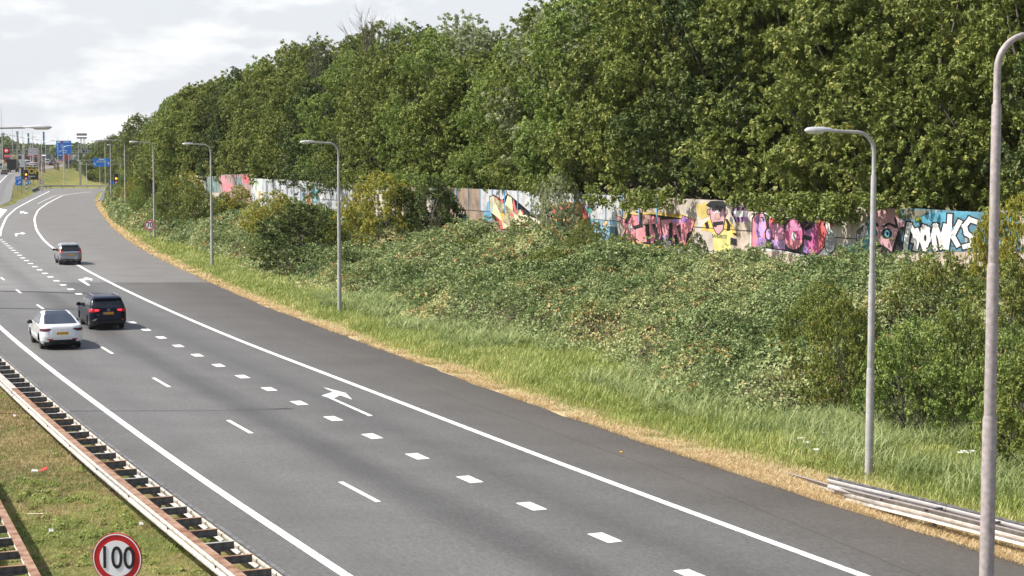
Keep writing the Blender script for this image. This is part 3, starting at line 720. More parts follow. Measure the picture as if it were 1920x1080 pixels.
A.poly([(1600,255),(1622,222),(1626,250)], TEAL2, 7, m7); A.ell(1397, 318, 10, 26, BK, 7, m7)
for a_, b_ in [(1250,210),(1395,225),(1470,210),(1580,130),(1740,165)]: A.line([(a_, b_), (a_ + 22, b_ + 5)], 9 / 1.0 * 1, WH, 7.2, m7) if False else None
A.done()
# bearded face
A = Art('graffiti_face', 'painted pink bearded face with wide eyes')
A.poly([(985,170),(1000,120),(1080,85),(1170,90),(1195,150),(1205,250),(1195,350),(1150,440),(1100,490),(1040,520),(995,520),(985,400)], SKIN, 4, m7)
A.poly([(1195,185),(1235,180),(1240,210),(1215,270),(1200,290)], SKIN, 4, m7)
A.poly([(1150,150),(1175,170),(1190,250),(1170,240)], BK, 5, m7)
A.poly([(1055,225),(1110,195),(1165,215),(1170,245),(1115,215),(1070,240)], BK, 5, m7); A.poly([(985,190),(1030,205),(1035,230),(985,215)], BK, 5, m7)
A.ell(1096, 283, 42, 42, BK, 5.3, m7); A.ell(1098, 285, 20, 27, TEAL2, 5.6, m7); A.ell(1100, 285, 8, 14, BK, 5.9, m7); A.ell(1006, 275, 16, 30, BK, 5.3, m7); A.ell(1008, 276, 9, 18, TEAL2, 5.6, m7)
A.poly([(1040,250),(1052,330),(1040,365),(1000,362),(1010,345),(1035,335)], (.30, .13, .17), 5.2, m7)
A.poly([(995,380),(1045,365),(1100,395),(1150,440),(1110,500),(1065,470),(1040,400),(1000,420)], BK, 5.4, m7)
A.poly([(1190,240),(1235,225),(1210,330),(1230,400),(1150,470),(1120,470),(1185,380)], BK, 5.4, m7)
A.ell(1030, 440, 22, 45, SKIN, 5.8, m7); A.ell(1024, 468, 22, 20, WH, 6.1, m7); A.ell(1024, 468, 12, 10, BK, 6.4, m7)
A.poly([(860,260),(945,190),(940,300),(880,330),(850,400)], (.05, .05, .06), 3, m7)
A.done()
# magenta and purple letters
A = Art('graffiti_letters', 'fat magenta, red and purple letters with black and white outline')
A.poly([(30,415),(32,150),(70,112),(140,112),(165,160),(190,130),(280,140),(330,150),(400,120),(470,140),(600,150),(640,240),(700,290),(700,390),(660,445),(590,450),(520,480),(440,450),(320,432),(300,425)], WH, 2, m7)
A.poly([(36,408),(38,160),(75,120),(135,122),(158,185),(185,160),(280,165),(300,190),(400,160),(600,165),(628,260),(620,380),(560,450),(510,465),(430,430),(300,420),(150,400)], BK, 3, m7)
A.poly([(42,390),(48,165),(80,128),(130,128),(150,190),(155,240),(140,270),(150,390)], PINK, 4, m7); A.poly([(85,390),(90,250),(120,130),(140,150),(150,240),(120,320),(150,385)], LIL, 5, m7); A.poly([(100,128),(80,230),(90,290),(70,300),(65,160)], PUR, 4.6, m7)
A.poly([(75,330),(130,315),(155,330),(150,392),(75,385)], PUR, 5.5, m7); A.ell(172, 288, 26, 46, BK, 5.6, m7); A.ell(172, 288, 22, 41, LIL, 5.9, m7)
A.poly([(175,200),(230,205),(290,200),(300,410),(215,402),(215,320),(190,320)], MAG, 4, m7); A.poly([(175,165),(285,170),(285,200),(230,190),(175,205)], RED, 4.4, m7); A.poly([(195,215),(280,210),(290,330),(215,335)], (.68, .26, .42), 5, m7); A.poly([(190,330),(295,340),(300,405),(215,400)], LIL, 5.2, m7)
A.ell(366, 290, 76, 124, BK, 6, m7); A.ell(366, 290, 70, 118, MAG, 6.3, m7); A.poly([(300,330),(436,335),(425,375),(395,402),(365,408),(330,395),(305,360)], PINK, 6.6, m7); A.poly([(310,225),(365,175),(425,225),(432,260),(300,262)], (.62, .20, .42), 6.6, m7)
A.ell(368, 306, 17, 34, WH, 7, m7); A.ell(368, 306, 8, 20, (.45, .45, .45), 7.3, m7)
A.poly([(445,240),(500,180),(590,170),(622,260),(615,370),(560,440),(510,455),(445,425),(450,330)], MAG, 4.2, m7); A.poly([(540,180),(595,175),(625,280),(600,390),(560,420),(570,300)], RED, 5, m7); A.poly([(470,230),(540,170),(520,280),(480,400),(500,455),(445,425)], PUR, 5.2, m7)
A.poly([(500,260),(550,200),(545,300),(500,430),(470,400)], (.55, .05, .30), 5.6, m7); A.line([(465,245),(500,225),(510,190)], 7, BK, 6, m7); A.line([(450,310),(490,322)], 8, BK, 6, m7); A.ell(490, 322, 12, 12, BK, 6.6, m7)
A.ell(652, 355, 46, 88, BK, 5, m7); A.ell(652, 352, 40, 80, WH, 5.4, m7)
sp = [(652 + (4 + 1.5 * i) * math.cos(i * .55), 352 + (6 + 3 * i) * math.sin(i * .55)) for i in range(24)]
A.line(sp, 4.5, (.35, .35, .38), 5.8, m7)
A.poly([(630,130),(690,130),(690,190),(705,210),(650,262),(640,240),(640,180)], WH, 3, m7); A.poly([(640,140),(680,138),(680,195),(696,212),(655,250),(648,215)], MAG, 3.4, m7)
A.done()
# line that runs over the paint at the joint
MB().tube([wo * 0 + Vector((0, 0, 0)), Vector((1, 0, 0))], .001, 3)
# figure in yellow and black (plain generic painted man)
A = Art('graffiti_figure', 'painted man in a black cap and yellow striped top')
A.poly([(1180,90),(1320,60),(1340,230),(1250,260),(1200,200)], (.50, .38, .06), 1, m6)
A.poly([(1240,390),(1290,300),(1350,255),(1550,250),(1620,320),(1670,420),(1670,480),(1610,500),(1600,650),(1400,650),(1380,420)], YEL, 2, m6)
A.poly([(1285,310),(1325,285),(1345,375),(1310,380)], BK, 3, m6); A.poly([(1530,255),(1565,265),(1600,330),(1590,405),(1550,410),(1560,330)], BK, 3, m6); A.poly([(1620,425),(1670,430),(1675,470),(1640,455)], BK, 3, m6)
A.poly([(1380,420),(1615,400),(1610,650),(1400,650)], (.66, .60, .16), 3.4, m6)
A.line([(1350,450),(1580,480)], 40, BK, 3.8, m6) if False else None
A.poly([(1340,150),(1360,110),(1440,95),(1520,110),(1540,180),(1530,300),(1510,400),(1460,455),(1420,435),(1390,370),(1355,260)], BK, 4, m6)
A.poly([(1350,155),(1370,118),(1440,106),(1510,120),(1528,185),(1520,300),(1500,395),(1458,442),(1425,425),(1398,365),(1364,258)], SKIN, 4.5, m6)
A.ell(1333, 175, 20, 38, BK, 4, m6); A.ell(1335, 175, 14, 30, SKIN, 4.5, m6); A.ell(1543, 175, 17, 40, BK, 3.8, m6); A.ell(1543, 175, 12, 32, SKIN, 4.2, m6)
A.poly([(1300,95),(1330,70),(1360,42),(1510,42),(1545,80),(1535,135),(1450,100),(1365,125),(1340,95)], BK, 5, m6)
A.ell(1408, 172, 17, 20, WH, 5, m6); A.ell(1457, 172, 17, 20, WH, 5, m6); A.ell(1410, 174, 6, 9, BK, 5.4, m6); A.ell(1455, 174, 6, 9, BK, 5.4, m6)
A.line([(1400,145),(1425,128)], 8, BK, 5, m6); A.line([(1445,128),(1470,145)], 8, BK, 5, m6)
A.ell(1446, 230, 37, 37, BK, 5, m6); A.ell(1446, 230, 32, 33, (.60, .34, .28), 5.4, m6); A.line([(1410,335),(1410,318),(1492,308)], 7, BK, 5, m6)
A.ell(1638, 530, 34, 66, (.62, .40, .38), 4, m6)
for q in range(3): A.line([(1612, 500 + q * 28), (1655, 512 + q * 26)], 5, BK, 5, m6)
A.done()
def wall_text(txt, px, py, hpx, color, label, tilt=0.0, sx=1.0, layer=6):
    c = wpt(px, py, layer); dist_ = c.y; size = hpx / (F / dist_) * 1.35
    inv = (Matrix.Translation(wo) @ Matrix.Rotation(wrz, 4, 'Z')).inverted(); lc = inv @ c
    me = text_mesh(txt, size, .001, .0, 'graffiti_text', sx); me.materials.clear(); me.materials.append(pm(color))
    o = bpy.data.objects.new('graffiti_text', me); link(o, wall); o.location = lc
    o.rotation_euler = (math.pi / 2, tilt, math.pi)
    if label: o['label'] = label
wall_text('BANDAROS!', *m6(1465, 470), 7.5, BK, 'black capital letters across the painted yellow board', .0, .92)
A = Art('graffiti_tag', 'small violet tag with white halo')
A.poly([(1618,160),(1650,120),(1750,105),(1815,140),(1830,190),(1800,270),(1770,310),(1730,285),(1640,295),(1620,230)], WH, 2, m6)
A.poly([(1630,165),(1660,130),(1745,118),(1805,150),(1815,190),(1780,260),(1750,275),(1650,280),(1632,225)], PUR, 3, m6)
for a_ in range(6): A.line([(1650 + a_ * 28, 145), (1645 + a_ * 25, 200), (1668 + a_ * 22, 262)], 9, (.42, .15, .45) if a_ % 2 else BK, 4 + a_ * .2, m6)
for a_ in range(5): A.line([(1660 + a_ * 28, 180), (1675 + a_ * 24, 215)], 6, WH, 5.5, m6)
A.done()
# pink letters
A = Art('graffiti_letters', 'wide pink letters with yellow and black outline half hidden by leaves')
A.poly([(205,200),(340,250),(360,170),(480,200),(560,180),(900,240),(1005,240),(1010,200),(1190,262),(1150,420),(1060,600),(780,610),(500,570),(280,530),(260,470),(325,465),(330,380)], YEL, 2, m6)
A.poly([(215,208),(345,262),(370,200),(480,212),(640,200),(900,250),(1010,252),(1016,210),(1180,268),(1140,420),(1050,590),(790,590),(560,560),(500,540),(460,560),(440,530),(285,522),(325,475),(338,385)], BK, 2.5, m6)
A.poly([(225,220),(345,275),(385,215),(480,222),(520,210),(520,340),(455,350),(458,525),(300,512),(330,480),(348,385),(280,290)], PINK, 3, m6)
A.poly([(460,350),(530,330),(600,340),(615,530),(500,545),(465,550)], (.70, .24, .28), 3, m6); A.poly([(530,210),(640,215),(600,330),(530,320)], (.55, .28, .26), 3.3, m6)
A.poly([(620,220),(750,240),(760,350),(770,470),(690,560),(625,540),(612,340)], PINK, 3.2, m6); A.poly([(760,270),(890,262),(880,480),(790,470)], (.66, .22, .30), 3.4, m6)
A.poly([(780,455),(885,470),(880,590),(800,595)], LIL, 3.8, m6); A.poly([(890,265),(1005,262),(1000,320),(950,340),(1010,560),(940,570),(890,500),(905,340)], PINK, 3.6, m6); A.poly([(900,262),(1000,262),(1000,300),(900,310)], LIL, 4, m6)
A.poly([(1020,222),(1170,272),(1130,400),(1070,440),(1060,580),(1015,560),(1000,330)], (.68, .18, .24), 3.8, m6); A.poly([(1020,225),(1100,245),(1090,300),(1020,310)], PUR, 4.2, m6)
A.poly([(360,330),(400,325),(400,345),(425,360),(420,400),(385,400),(385,370),(362,355)], WH, 4.2, m6); A.poly([(372,338),(392,338),(392,350),(372,350)], PINK, 4.6, m6); A.poly([(395,372),(412,372),(412,388),(395,388)], PINK, 4.6, m6)
for L_ in [[(520,210),(522,340),(455,360)],[(600,345),(615,535)],[(680,340),(720,460),(700,540)],[(880,330),(880,500)],[(935,470),(960,560)],[(350,290),(385,215)]]: A.line(L_, 7, BK, 5, m6)
A.poly([(265,530),(440,540),(500,560),(560,565),(560,610),(270,615)], LIL, 1.6, m6)
A.done()
# cream and red letters
A = Art('graffiti_letters', 'cream letters with red sides and black outline beside the light green shrub')
A.poly([(470,130),(500,118),(510,160),(552,155),(572,240),(565,150),(590,115),(625,140),(640,190),(655,245),(670,205),(705,210),(720,280),(800,290),(810,345),(540,345),(545,240),(480,235)], BK, 2, m4)
A.poly([(495,125),(508,160),(560,155),(572,250),(548,260),(560,340),(540,345),(530,230),(500,230)], RED, 3, m4)
A.poly([(476,135),(495,128),(508,170),(548,165),(565,240),(545,245),(560,340),(610,340),(605,240),(580,240),(572,180),(590,125),(615,140),(625,235),(640,300),(700,335),(740,330),(735,290),(700,280),(672,215),(650,260),(625,235),(615,340),(480,232)], CRM, 3.6, m4)
A.poly([(625,140),(652,240),(640,245),(620,190)], RED, 4, m4); A.poly([(605,240),(620,240),(628,262),(612,262)], RED, 4, m4); A.poly([(540,240),(570,235),(560,300)], YEL, 4.2, m4); A.poly([(680,210),(692,245),(682,245)], RED, 4, m4)
for x_ in (705, 735, 770, 795): A.poly([(x_, 300), (x_ + 16, 285), (x_ + 2, 345)], RED, 4.5, m4)
A.poly([(640,260),(705,250),(800,285),(805,345),(640,345)], (.72, .70, .62), 2.8, m4)
A.done()
A = Art('graffiti_patch', 'orange, green and red painted patch seen through the shrub')
A.poly([(860,190),(950,165),(1060,170),(1100,240),(1090,345),(880,345)], (.70, .38, .10), 2, m4); A.poly([(870,210),(960,180),(990,210),(930,260),(880,250)], RED, 3, m4); A.poly([(1040,175),(1070,190),(1105,240),(1110,290),(1090,345),(1070,340),(1085,260)], RED, 3.4, m4)
A.poly([(1072,205),(1135,205),(1130,235),(1085,235)], (.02, .35, .25), 3, m4); A.poly([(1110,280),(1140,275),(1125,345),(1100,345)], (.02, .35, .28), 3, m4); A.poly([(880,300),(950,290),(960,345),(885,345)], (.03, .42, .36), 3.2, m4); A.poly([(1090,180),(1115,185),(1100,220)], PUR, 3.6, m4); A.poly([(1125,300),(1150,285),(1140,325)], PUR, 3.6, m4)
A.poly([(990,240),(1060,230),(1060,345),(1000,345)], (.78, .50, .20), 3.1, m4)
A.done()
A = Art('graffiti_patch', 'light blue paint with orange bubble shapes by the blue buttress')
A.poly([(1140,275),(1290,290),(1295,470),(1130,470)], (.16, .36, .50), 1, m4)
for a_, b_ in [(1210,310),(1225,330),(1245,325),(1235,350),(1250,365),(1222,300)]: A.ell(a_, b_, 13, 14, BK, 2, m4, 12); A.ell(a_, b_, 10, 11, (.74, .46, .18), 2.5, m4, 12)
A.done()
wall_text('JOBK', *m4(1190, 228), 7, WH, 'small white tag with black outline on the grey panel', .0, .8)
A = Art('graffiti_patch', 'blue overspray at the start of the cream letters')
A.poly([(435,222),(485,222),(490,290),(440,290)], (.06, .32, .52), 1.4, m4); A.poly([(455,170),(475,160),(480,222),(450,222)], (.10, .30, .45), 1.4, m4); A.done()
# left part, pale and pink patches
A = Art('graffiti_patch', 'pink and dark red painted stretch at the far left of the wall')
A.poly([(300,290),(500,286),(500,480),(300,480)], (.30, .19, .18), 1, m8); A.poly([(310,300),(345,305),(350,340),(385,350),(380,390),(330,395)], PINK, 2, m8); A.poly([(440,290),(490,288),(485,345),(450,340)], (.55, .07, .12), 2, m8); A.poly([(400,310),(440,300),(445,350),(405,360)], (.10, .16, .17), 2.3, m8); A.poly([(215,310),(300,296),(300,400),(215,400)], (.12, .22, .22), 1, m8)
A.done()
A = Art('graffiti_patch', 'white and pale blue painted stretch behind the olive bushes')
A.poly([(500,310),(1060,350),(1140,375),(1140,560),(500,560)], (.42, .45, .49), 1, m8); A.poly([(510,320),(570,318),(565,440),(530,430),(515,370)], (.60, .72, .58), 2, m8)
for i_ in range(7): A.poly([(590 + i_ * 42, 325 + i_ * 4), (600 + i_ * 42, 325 + i_ * 4), (604 + i_ * 42, 480), (594 + i_ * 42, 480)], (.10, .12, .17), 2.4, m8)
A.poly([(815,400),(840,400),(835,500),(818,500)], (.10, .32, .60), 2.6, m8); A.poly([(880,380),(915,380),(910,470),(885,470)], (.16, .50, .64), 2.6, m8); A.poly([(835,410),(880,405),(880,480),(840,480)], (.62, .30, .18), 2.8, m8); A.poly([(915,370),(965,375),(960,440),(920,440)], WH, 2.8, m8); A.poly([(545,390),(560,390),(556,440),(545,440)], (.6, .25, .1), 3, m8); A.poly([(1480,470),(1510,470),(1505,610),(1485,610)], (.15, .45, .65), 2, m8)
A.done()
# teal / blue buttresses standing in front of the wall
def buttress(px, top_py, w, h, mat_, label):
    p = wpt(px, top_py, 0) + wn * .28
    t = thing('wall_buttress', label, 'buttress', (p.x, p.y, 2.1), wrz, 'blue painted buttresses at the foot of the wall')
    MB().box((0, 0, (p.z - 2.1) / 2), (w, .36, p.z - 2.1)).build('column', mat_, t)
    MB().box((0, 0, p.z - 2.1 + .03), (w + .05, .42, .06)).build('cap', pm((.35, .50, .55)), t)
buttress(1607, 459, .52, 2, pm(TEAL2), 'teal painted buttress left of the bearded face on the wall')
buttress(1153, 425, .52, 2, pm((.12, .33, .50)), 'light blue buttress between the orange bubbles and the pink letters')
buttress(874, 402, .40, 2, pm((.03, .16, .42)), 'small dark blue buttress below the brown panels on the left')
# ------------------------------------------------------------------ cars
M_glass = mnoise('tinted_glass', (.012, .014, .018), (.022, .026, .034), 2, .06, 0, spec=.8)
M_glassY = mnoise('tinted_glass_roof', (.02, .024, .034), (.035, .042, .06), 2, .07, 0, spec=.9)
M_tyre = mflat('tyre_rubber', (.018, .018, .018), .85)
M_rim = mflat('grey_alloy', (.42, .42, .44), .3, .7)
M_trim = mflat('black_plastic', (.02, .02, .022), .55)
M_tail = mflat('red_tail_lens', (.50, .012, .02), .15, var=.1)
M_taildark = mflat('smoked_tail_lens', (.10, .02, .025), .12, var=.1)
M_lit = memit('lit_brake_light', (1.0, .03, .04), 1.3)
M_plate = mflat('yellow_number_plate', (.78, .42, .02), .45, var=.04)
M_blueband = mflat('blue_plate_band', (.02, .10, .45), .45)
def outline(xr, xf, hw, rr, rf, NR, NCc, NS, NF):
    P = []
    # start at rear centre-left going: rear edge from -y to +y, corner, left side to front, corner, front, corner, right side back, corner
    def corner(cx, cy, r, a0, a1, n):
        return [(cx + r * math.cos(a0 + (a1 - a0) * i / n), cy + r * math.sin(a0 + (a1 - a0) * i / n)) for i in range(n)]
    rr = min(rr, hw * .9, (xf - xr) * .45); rf = min(rf, hw * .9, (xf - xr) * .45)
    bow = .03
    for i in range(NR):
        y = -(hw - rr) + 2 * (hw - rr) * i / NR; P.append((xr - bow * (1 - (y / hw) ** 2), y))
    P += corner(xr + rr, hw - rr, rr, math.pi, math.pi / 2, NCc)
    for i in range(NS): P.append((xr + rr + (xf - rf - xr - rr) * i / NS, hw))
    P += corner(xf - rf, hw - rf, rf, math.pi / 2, 0, NCc)
    for i in range(NF):
        y = (hw - rf) - 2 * (hw - rf) * i / NF; P.append((xf + bow * 2 * (1 - (y / hw) ** 2), y))
    P += corner(xf - rf, -(hw - rf), rf, 0, -math.pi / 2, NCc)
    for i in range(NS): P.append((xf - rf - (xf - rf - xr - rr) * i / NS, -hw))
    P += corner(xr + rr, -(hw - rr), rr, -math.pi / 2, -math.pi, NCc)
    return P
def car(label, table, paint, feats, loc, heading, wheels, group=None, name='car', cat='car', det=1.0, wr=.34, plate=None, mirrors=(3.15, 1.08), mirror_mat=None, sills=None):
    """table rows: z, rear x, front x, half width, rear corner radius, front corner radius; x forward, y left"""
    t = thing(name, label, cat, loc, heading, group)
    T = np.array(table); z0, z1 = T[0, 0], T[-1, 0]; nl = int(max(14, 56 * det)); zs = np.unique(np.concatenate([np.linspace(z0, z1 - .07, nl), np.linspace(z1 - .07, z1, max(4, int(8 * det)))]))
    NR, NCc, NS, NF = [max(3, int(v * det)) for v in (34, 8, 80, 20)]
    L = []
    for z in zs: L.append(outline(*[float(np.interp(z, T[:, 0], T[:, i])) for i in range(1, 6)], NR, NCc, NS, NF))
    n = len(L[0]); V = np.array([(x, y, z) for z, r in zip(zs, L) for x, y in r]); m = len(zs)
    idx = np.arange(m * n).reshape(m, n); nx = np.roll(idx, -1, 1)
    Fq = np.stack([idx[:-1].ravel(), nx[:-1].ravel(), nx[1:].ravel(), idx[1:].ravel()], 1)
    # face data
    a = V[Fq[:, 1]] - V[Fq[:, 0]]; b = V[Fq[:, 3]] - V[Fq[:, 0]]; Nn = np.cross(a, b); ln = np.linalg.norm(Nn, axis=1); ln[ln == 0] = 1; Nn /= ln[:, None]
    Cc = V[Fq].mean(1)
    if (Nn[:, 0] * (Cc[:, 0] - 2)).sum() < 0: Fq = Fq[:, ::-1]; Nn = -Nn
    hwf = np.interp(Cc[:, 2], T[:, 0], T[:, 3]); x, y, z = Cc.T; side = np.abs(Nn[:, 1]) > .62
    keep = np.ones(len(Fq), bool)
    for wx in wheels: keep &= ~((((x - wx) ** 2 + (z - wr) ** 2) < (wr + .045) ** 2) & (np.abs(y) > hwf - .25))
    glassmask = np.zeros(len(Fq), bool); patches = []
    for fname, fmat, fn, glass in feats:
        mk = fn(x, y, z, Nn, hwf, side) & keep
        mk &= ~glassmask
        patches.append((fname, fmat, mk, glass)); glassmask |= mk
    # vertex normals for pushing patches out
    VN = np.zeros_like(V); np.add.at(VN, Fq.ravel(), np.repeat(Nn, 4, 0)); VN /= np.maximum(np.linalg.norm(VN, axis=1), 1e-6)[:, None]
    body = Fq[keep]
    top = idx[-1]; me_faces = body
    bo = mesh_np('body', V, body, paint, t, smooth=True)
    bm = bmesh.new(); bm.from_mesh(bo.data); bm.verts.ensure_lookup_table(); bm.faces.new([bm.verts[i] for i in top]); bmesh.ops.delete(bm, geom=[v for v in bm.verts if not v.link_faces], context='VERTS'); bmesh.ops.recalc_face_normals(bm, faces=bm.faces); bm.to_mesh(bo.data); bm.free()
    bo.data.polygons.foreach_set('use_smooth', [True] * len(bo.data.polygons))
    for fname, fmat, mk, glass in patches:
        if not mk.any(): continue
        # split into islands left / right for lights and side windows
        sel = [mk & (y > 0), mk & (y <= 0)] if fname in ('tail_light', 'side_window', 'reflector', 'brake_light') else [mk]
        for s_ in sel:
            if not s_.any(): continue
            f = Fq[s_]; u, inv = np.unique(f, return_inverse=True); f2 = inv.reshape(f.shape)
            mesh_np(fname, V[u] + VN[u] * (.006 if glass else .011), f2, fmat, t, smooth=True)
    # dark underside and wheel wells
    hwm = float(T[:, 3].max())
    MB().box(((T[0, 1] + T[0, 2]) / 2, 0, .46), (T[0, 2] - T[0, 1] - .25, 2 * hwm - .36, .5)).build('underside', M_black, t)
    wp = None
    for wx in wheels:
        for sy in (1, -1):
            if wp is None:
                k1 = MB(); prof = [(.0, .20), (.0, .24), (.015, wr - .03), (.04, wr), (.19, wr), (.215, wr - .03), (.22, .2)]
                nn = max(10, int(28 * det)); vs = [(math.cos(2 * math.pi * j / nn) * r_, -d_ , math.sin(2 * math.pi * j / nn) * r_) for d_, r_ in prof for j in range(nn)]
                fs = [(i * nn + j, i * nn + (j + 1) % nn, (i + 1) * nn + (j + 1) % nn, (i + 1) * nn + j) for i in range(len(prof) - 1) for j in range(nn)]
                k1.add(vs, fs); wh = k1.build('wheel', M_tyre, t, True)
                rm = MB(); rm.add([(math.cos(2 * math.pi * j / nn) * .205, -.05, math.sin(2 * math.pi * j / nn) * .205) for j in range(nn)], [tuple(range(nn))])
                dk = rm.build('hub', M_trim, wh)
                sp_ = MB()
                for q in range(5):
                    an = q * 2 * math.pi / 5; sp_.add([(math.cos(an - .5 * w_) * r_, -.02 + (.015 if r_ < .1 else 0), math.sin(an - .5 * w_) * r_) for r_, w_ in ((.03, 1.2), (.225, .42), (.225, -.42), (.03, -1.2))], [(0, 1, 2, 3)])
                ri = [(math.cos(2 * math.pi * j / nn) * r_, -.012, math.sin(2 * math.pi * j / nn) * r_) for r_ in (.20, .245) for j in range(nn)]
                sp_.add(ri, [(j, (j + 1) % nn, nn + (j + 1) % nn, nn + j) for j in range(nn)])
                sp_.build('rim', M_rim, wh); wp = wh; w_ = wh
            else:
                w_ = copy_tree(wp, t)
            hwz = float(np.interp(wr, T[:, 0], T[:, 3]))
            w_.location = (wx, sy * (hwz - .005), wr); w_.rotation_euler = (0, 0, 0 if sy > 0 else math.pi)
    mm = mirror_mat or paint
    for sy in (1, -1):
        k1 = MB(); hwz = float(np.interp(mirrors[1], T[:, 0], T[:, 3]))
        k1.tube([(mirrors[0] - .10, sy * (hwz + .14), mirrors[1]), (mirrors[0] - .07, sy * (hwz + .14), mirrors[1]), (mirrors[0] + .02, sy * (hwz + .13), mirrors[1]), (mirrors[0] + .10, sy * (hwz + .10), mirrors[1])], [.075, .10, .09, .03], 10)
        for i_, v_q in enumerate(k1.v): k1.v[i_] = (v_q[0], sy * (hwz + .13) + (v_q[1] - sy * (hwz + .13)) * 1.35, v_q[2])
        k1.tube([(mirrors[0], sy * (hwz - .03), mirrors[1] - .05), (mirrors[0], sy * (hwz + .1), mirrors[1] - .03)], .02, 6)
        mo = k1.build('mirror', mm, t, True)
    if plate:
        px_, pz_, txt = plate; pl = MB().box((px_, 0, pz_), (.02, .52, .12)).build('number_plate', M_plate, t)
        MB().box((px_ - .012, .235, pz_), (.006, .045, .118)).build('plate_band', M_blueband, pl)
        text_obj(txt, .115, M_black, pl, (px_ - .014, -.02, pz_), (math.pi / 2, 0, -math.pi / 2), .001, 'plate_lettering', .92, .001)
    return t
def road_pose(px, py, cv):
    p = at(px, py, 0); s = float(slope(cv, p.y)); return p, math.atan2(1, s)
def AND(*a):
    r = a[0]
    for b in a[1:]: r = r & b
    return r
# --- white electric hatchback
tabW = [(.17,.34,4.55,.78,.3,.3),(.28,.13,4.68,.89,.36,.4),(.42,.03,4.74,.945,.42,.45),(.60,.0,4.75,.965,.46,.5),(.80,.03,4.70,.965,.46,.5),(.95,.08,4.50,.955,.45,.5),(1.04,.12,4.1,.935,.42,.4),(1.10,.18,3.70,.905,.38,.4),(1.135,.42,3.55,.885,.34,.4),(1.20,.66,3.42,.85,.30,.35),(1.28,.92,3.25,.81,.28,.3),(1.38,1.24,3.05,.755,.26,.3),(1.50,1.66,2.8,.685,.24,.25),(1.57,1.96,2.62,.635,.22,.22),(1.62,2.2,2.45,.55,.15,.15)]
M_carwhite = mflat('white_car_paint', (.78, .79, .80), .22, var=.01, coat=1.0)
fW = [('rear_window', M_glassY, lambda x,y,z,N,h,s: AND(~s, N[:,0] < -.05, z > 1.16, np.abs(y) < h - .13), True),
      ('windscreen', M_glass, lambda x,y,z,N,h,s: AND(~s, N[:,0] > .05, z > 1.10, np.abs(y) < h - .08), True),
      ('side_window', M_glass, lambda x,y,z,N,h,s: AND(s, z > 1.10, z < 1.52, x > 1.0 + (z - 1.10) * 1.9, x < 3.45 - (z - 1.07) * 1.35, np.abs(x - 2.05) > .045), True),
      ('tail_light', M_taildark, lambda x,y,z,N,h,s: AND(x < .42, N[:,0] < .2, z > .86, z < .985 , np.abs(y) > .46 + (.985 - z) * .9), False),
      ('diffuser', M_trim, lambda x,y,z,N,h,s: AND(x < .6, z < .48 - .10 * (np.abs(y) > .62), np.abs(y) < .80 - (z > .38) * .08, N[:,0] < -.3), False),
      ('reflector', M_tail, lambda x,y,z,N,h,s: AND(x < .4, z > .48, z < .515, np.abs(y) > .42, np.abs(y) < .70, N[:,0] < -.3), False),
      ('sill', M_trim, lambda x,y,z,N,h,s: AND(s, z < .27), False)]
p_, h_ = road_pose(118, 656, off(BLK, -5.3))
wcar = car('white hatchback with dark glass rear roof driving in the left lane', tabW, M_carwhite, fW, p_, h_, (.86, 3.75), name='parked_car' if False else 'car', plate=(-.045, .76, 'Z-372-VR'), wr=.355, mirrors=(3.1, 1.06), mirror_mat=M_trim)
MB().box((-.02, 0, .30), (.10, .30, .05)).tube([(-.02, 0, .30), (-.14, 0, .30), (-.14, 0, .37)], .022, 8).build('tow_bar', M_trim, wcar)
MB().box((-.028, 0, .90), (.01, .09, .012)).box((-.028, 0, .875), (.01, .016, .045)).build('emblem', M_rim, wcar)
# --- dark blue SUV
tabD = [(.22,.22,4.3,.80,.25,.3),(.34,.06,4.45,.89,.28,.35),(.52,.0,4.5,.925,.28,.4),(.75,.02,4.48,.925,.27,.4),(.95,.05,4.40,.92,.26,.4),(1.04,.09,4.1,.905,.25,.4),(1.10,.14,3.65,.885,.24,.35),(1.25,.23,3.40,.85,.2,.3),(1.40,.33,3.15,.80,.18,.3),(1.52,.44,2.95,.755,.16,.25),(1.555,.30,2.85,.74,.14,.25),(1.60,.36,2.70,.715,.14,.22),(1.65,.55,2.5,.66,.14,.2),(1.67,.75,2.3,.58,.14,.2)]
M_cardark = mflat('midnight_blue_car_paint', (.005, .007, .020), .3, var=.05, coat=.06, spec=.18)
fD = [('rear_window', M_glass, lambda x,y,z,N,h,s: AND(~s, N[:,0] < -.2, z > 1.13, z < 1.50, np.abs(y) < h - .13), True),
      ('windscreen', M_glass, lambda x,y,z,N,h,s: AND(~s, N[:,0] > .05, z > 1.12, z < 1.6, np.abs(y) < h - .08), True),
      ('side_window', M_glass, lambda x,y,z,N,h,s: AND(s, z > 1.10, z < 1.49, x > .62, x < 3.5 - (z - 1.1) * 1.3, np.abs(x - 2.05) > .045, np.abs(x - 1.05) > .035), True),
      ('brake_light', M_lit, lambda x,y,z,N,h,s: AND(x < .3, N[:,0] < .0, z > .98, z < 1.045, np.abs(y) > .47, np.abs(y) < .64), False),
      ('tail_light', M_tail, lambda x,y,z,N,h,s: AND(x < .34, N[:,0] < .3, z > .93, z < 1.075, np.abs(y) > .60), False),
      ('bumper', M_trim, lambda x,y,z,N,h,s: AND(x < .5, z < .50, N[:,0] < .3), False),
      ('reflector', M_tail, lambda x,y,z,N,h,s: AND(x < .4, z >= .50, z < .58, np.abs(y) > .64, np.abs(y) < .76, N[:,0] < .3), False),
      ('sill', M_trim, lambda x,y,z,N,h,s: AND(s, z < .42), False)]
p_, h_ = road_pose(204, 619, off(BLK, -1.75))
dcar = car('dark blue SUV with lit red tail lights in the lane right of the white car', tabD, M_cardark, fD, p_, h_, (.85, 3.55), plate=(-.035, .86, '2-HU-75-K'), wr=.355, mirrors=(3.2, 1.12))
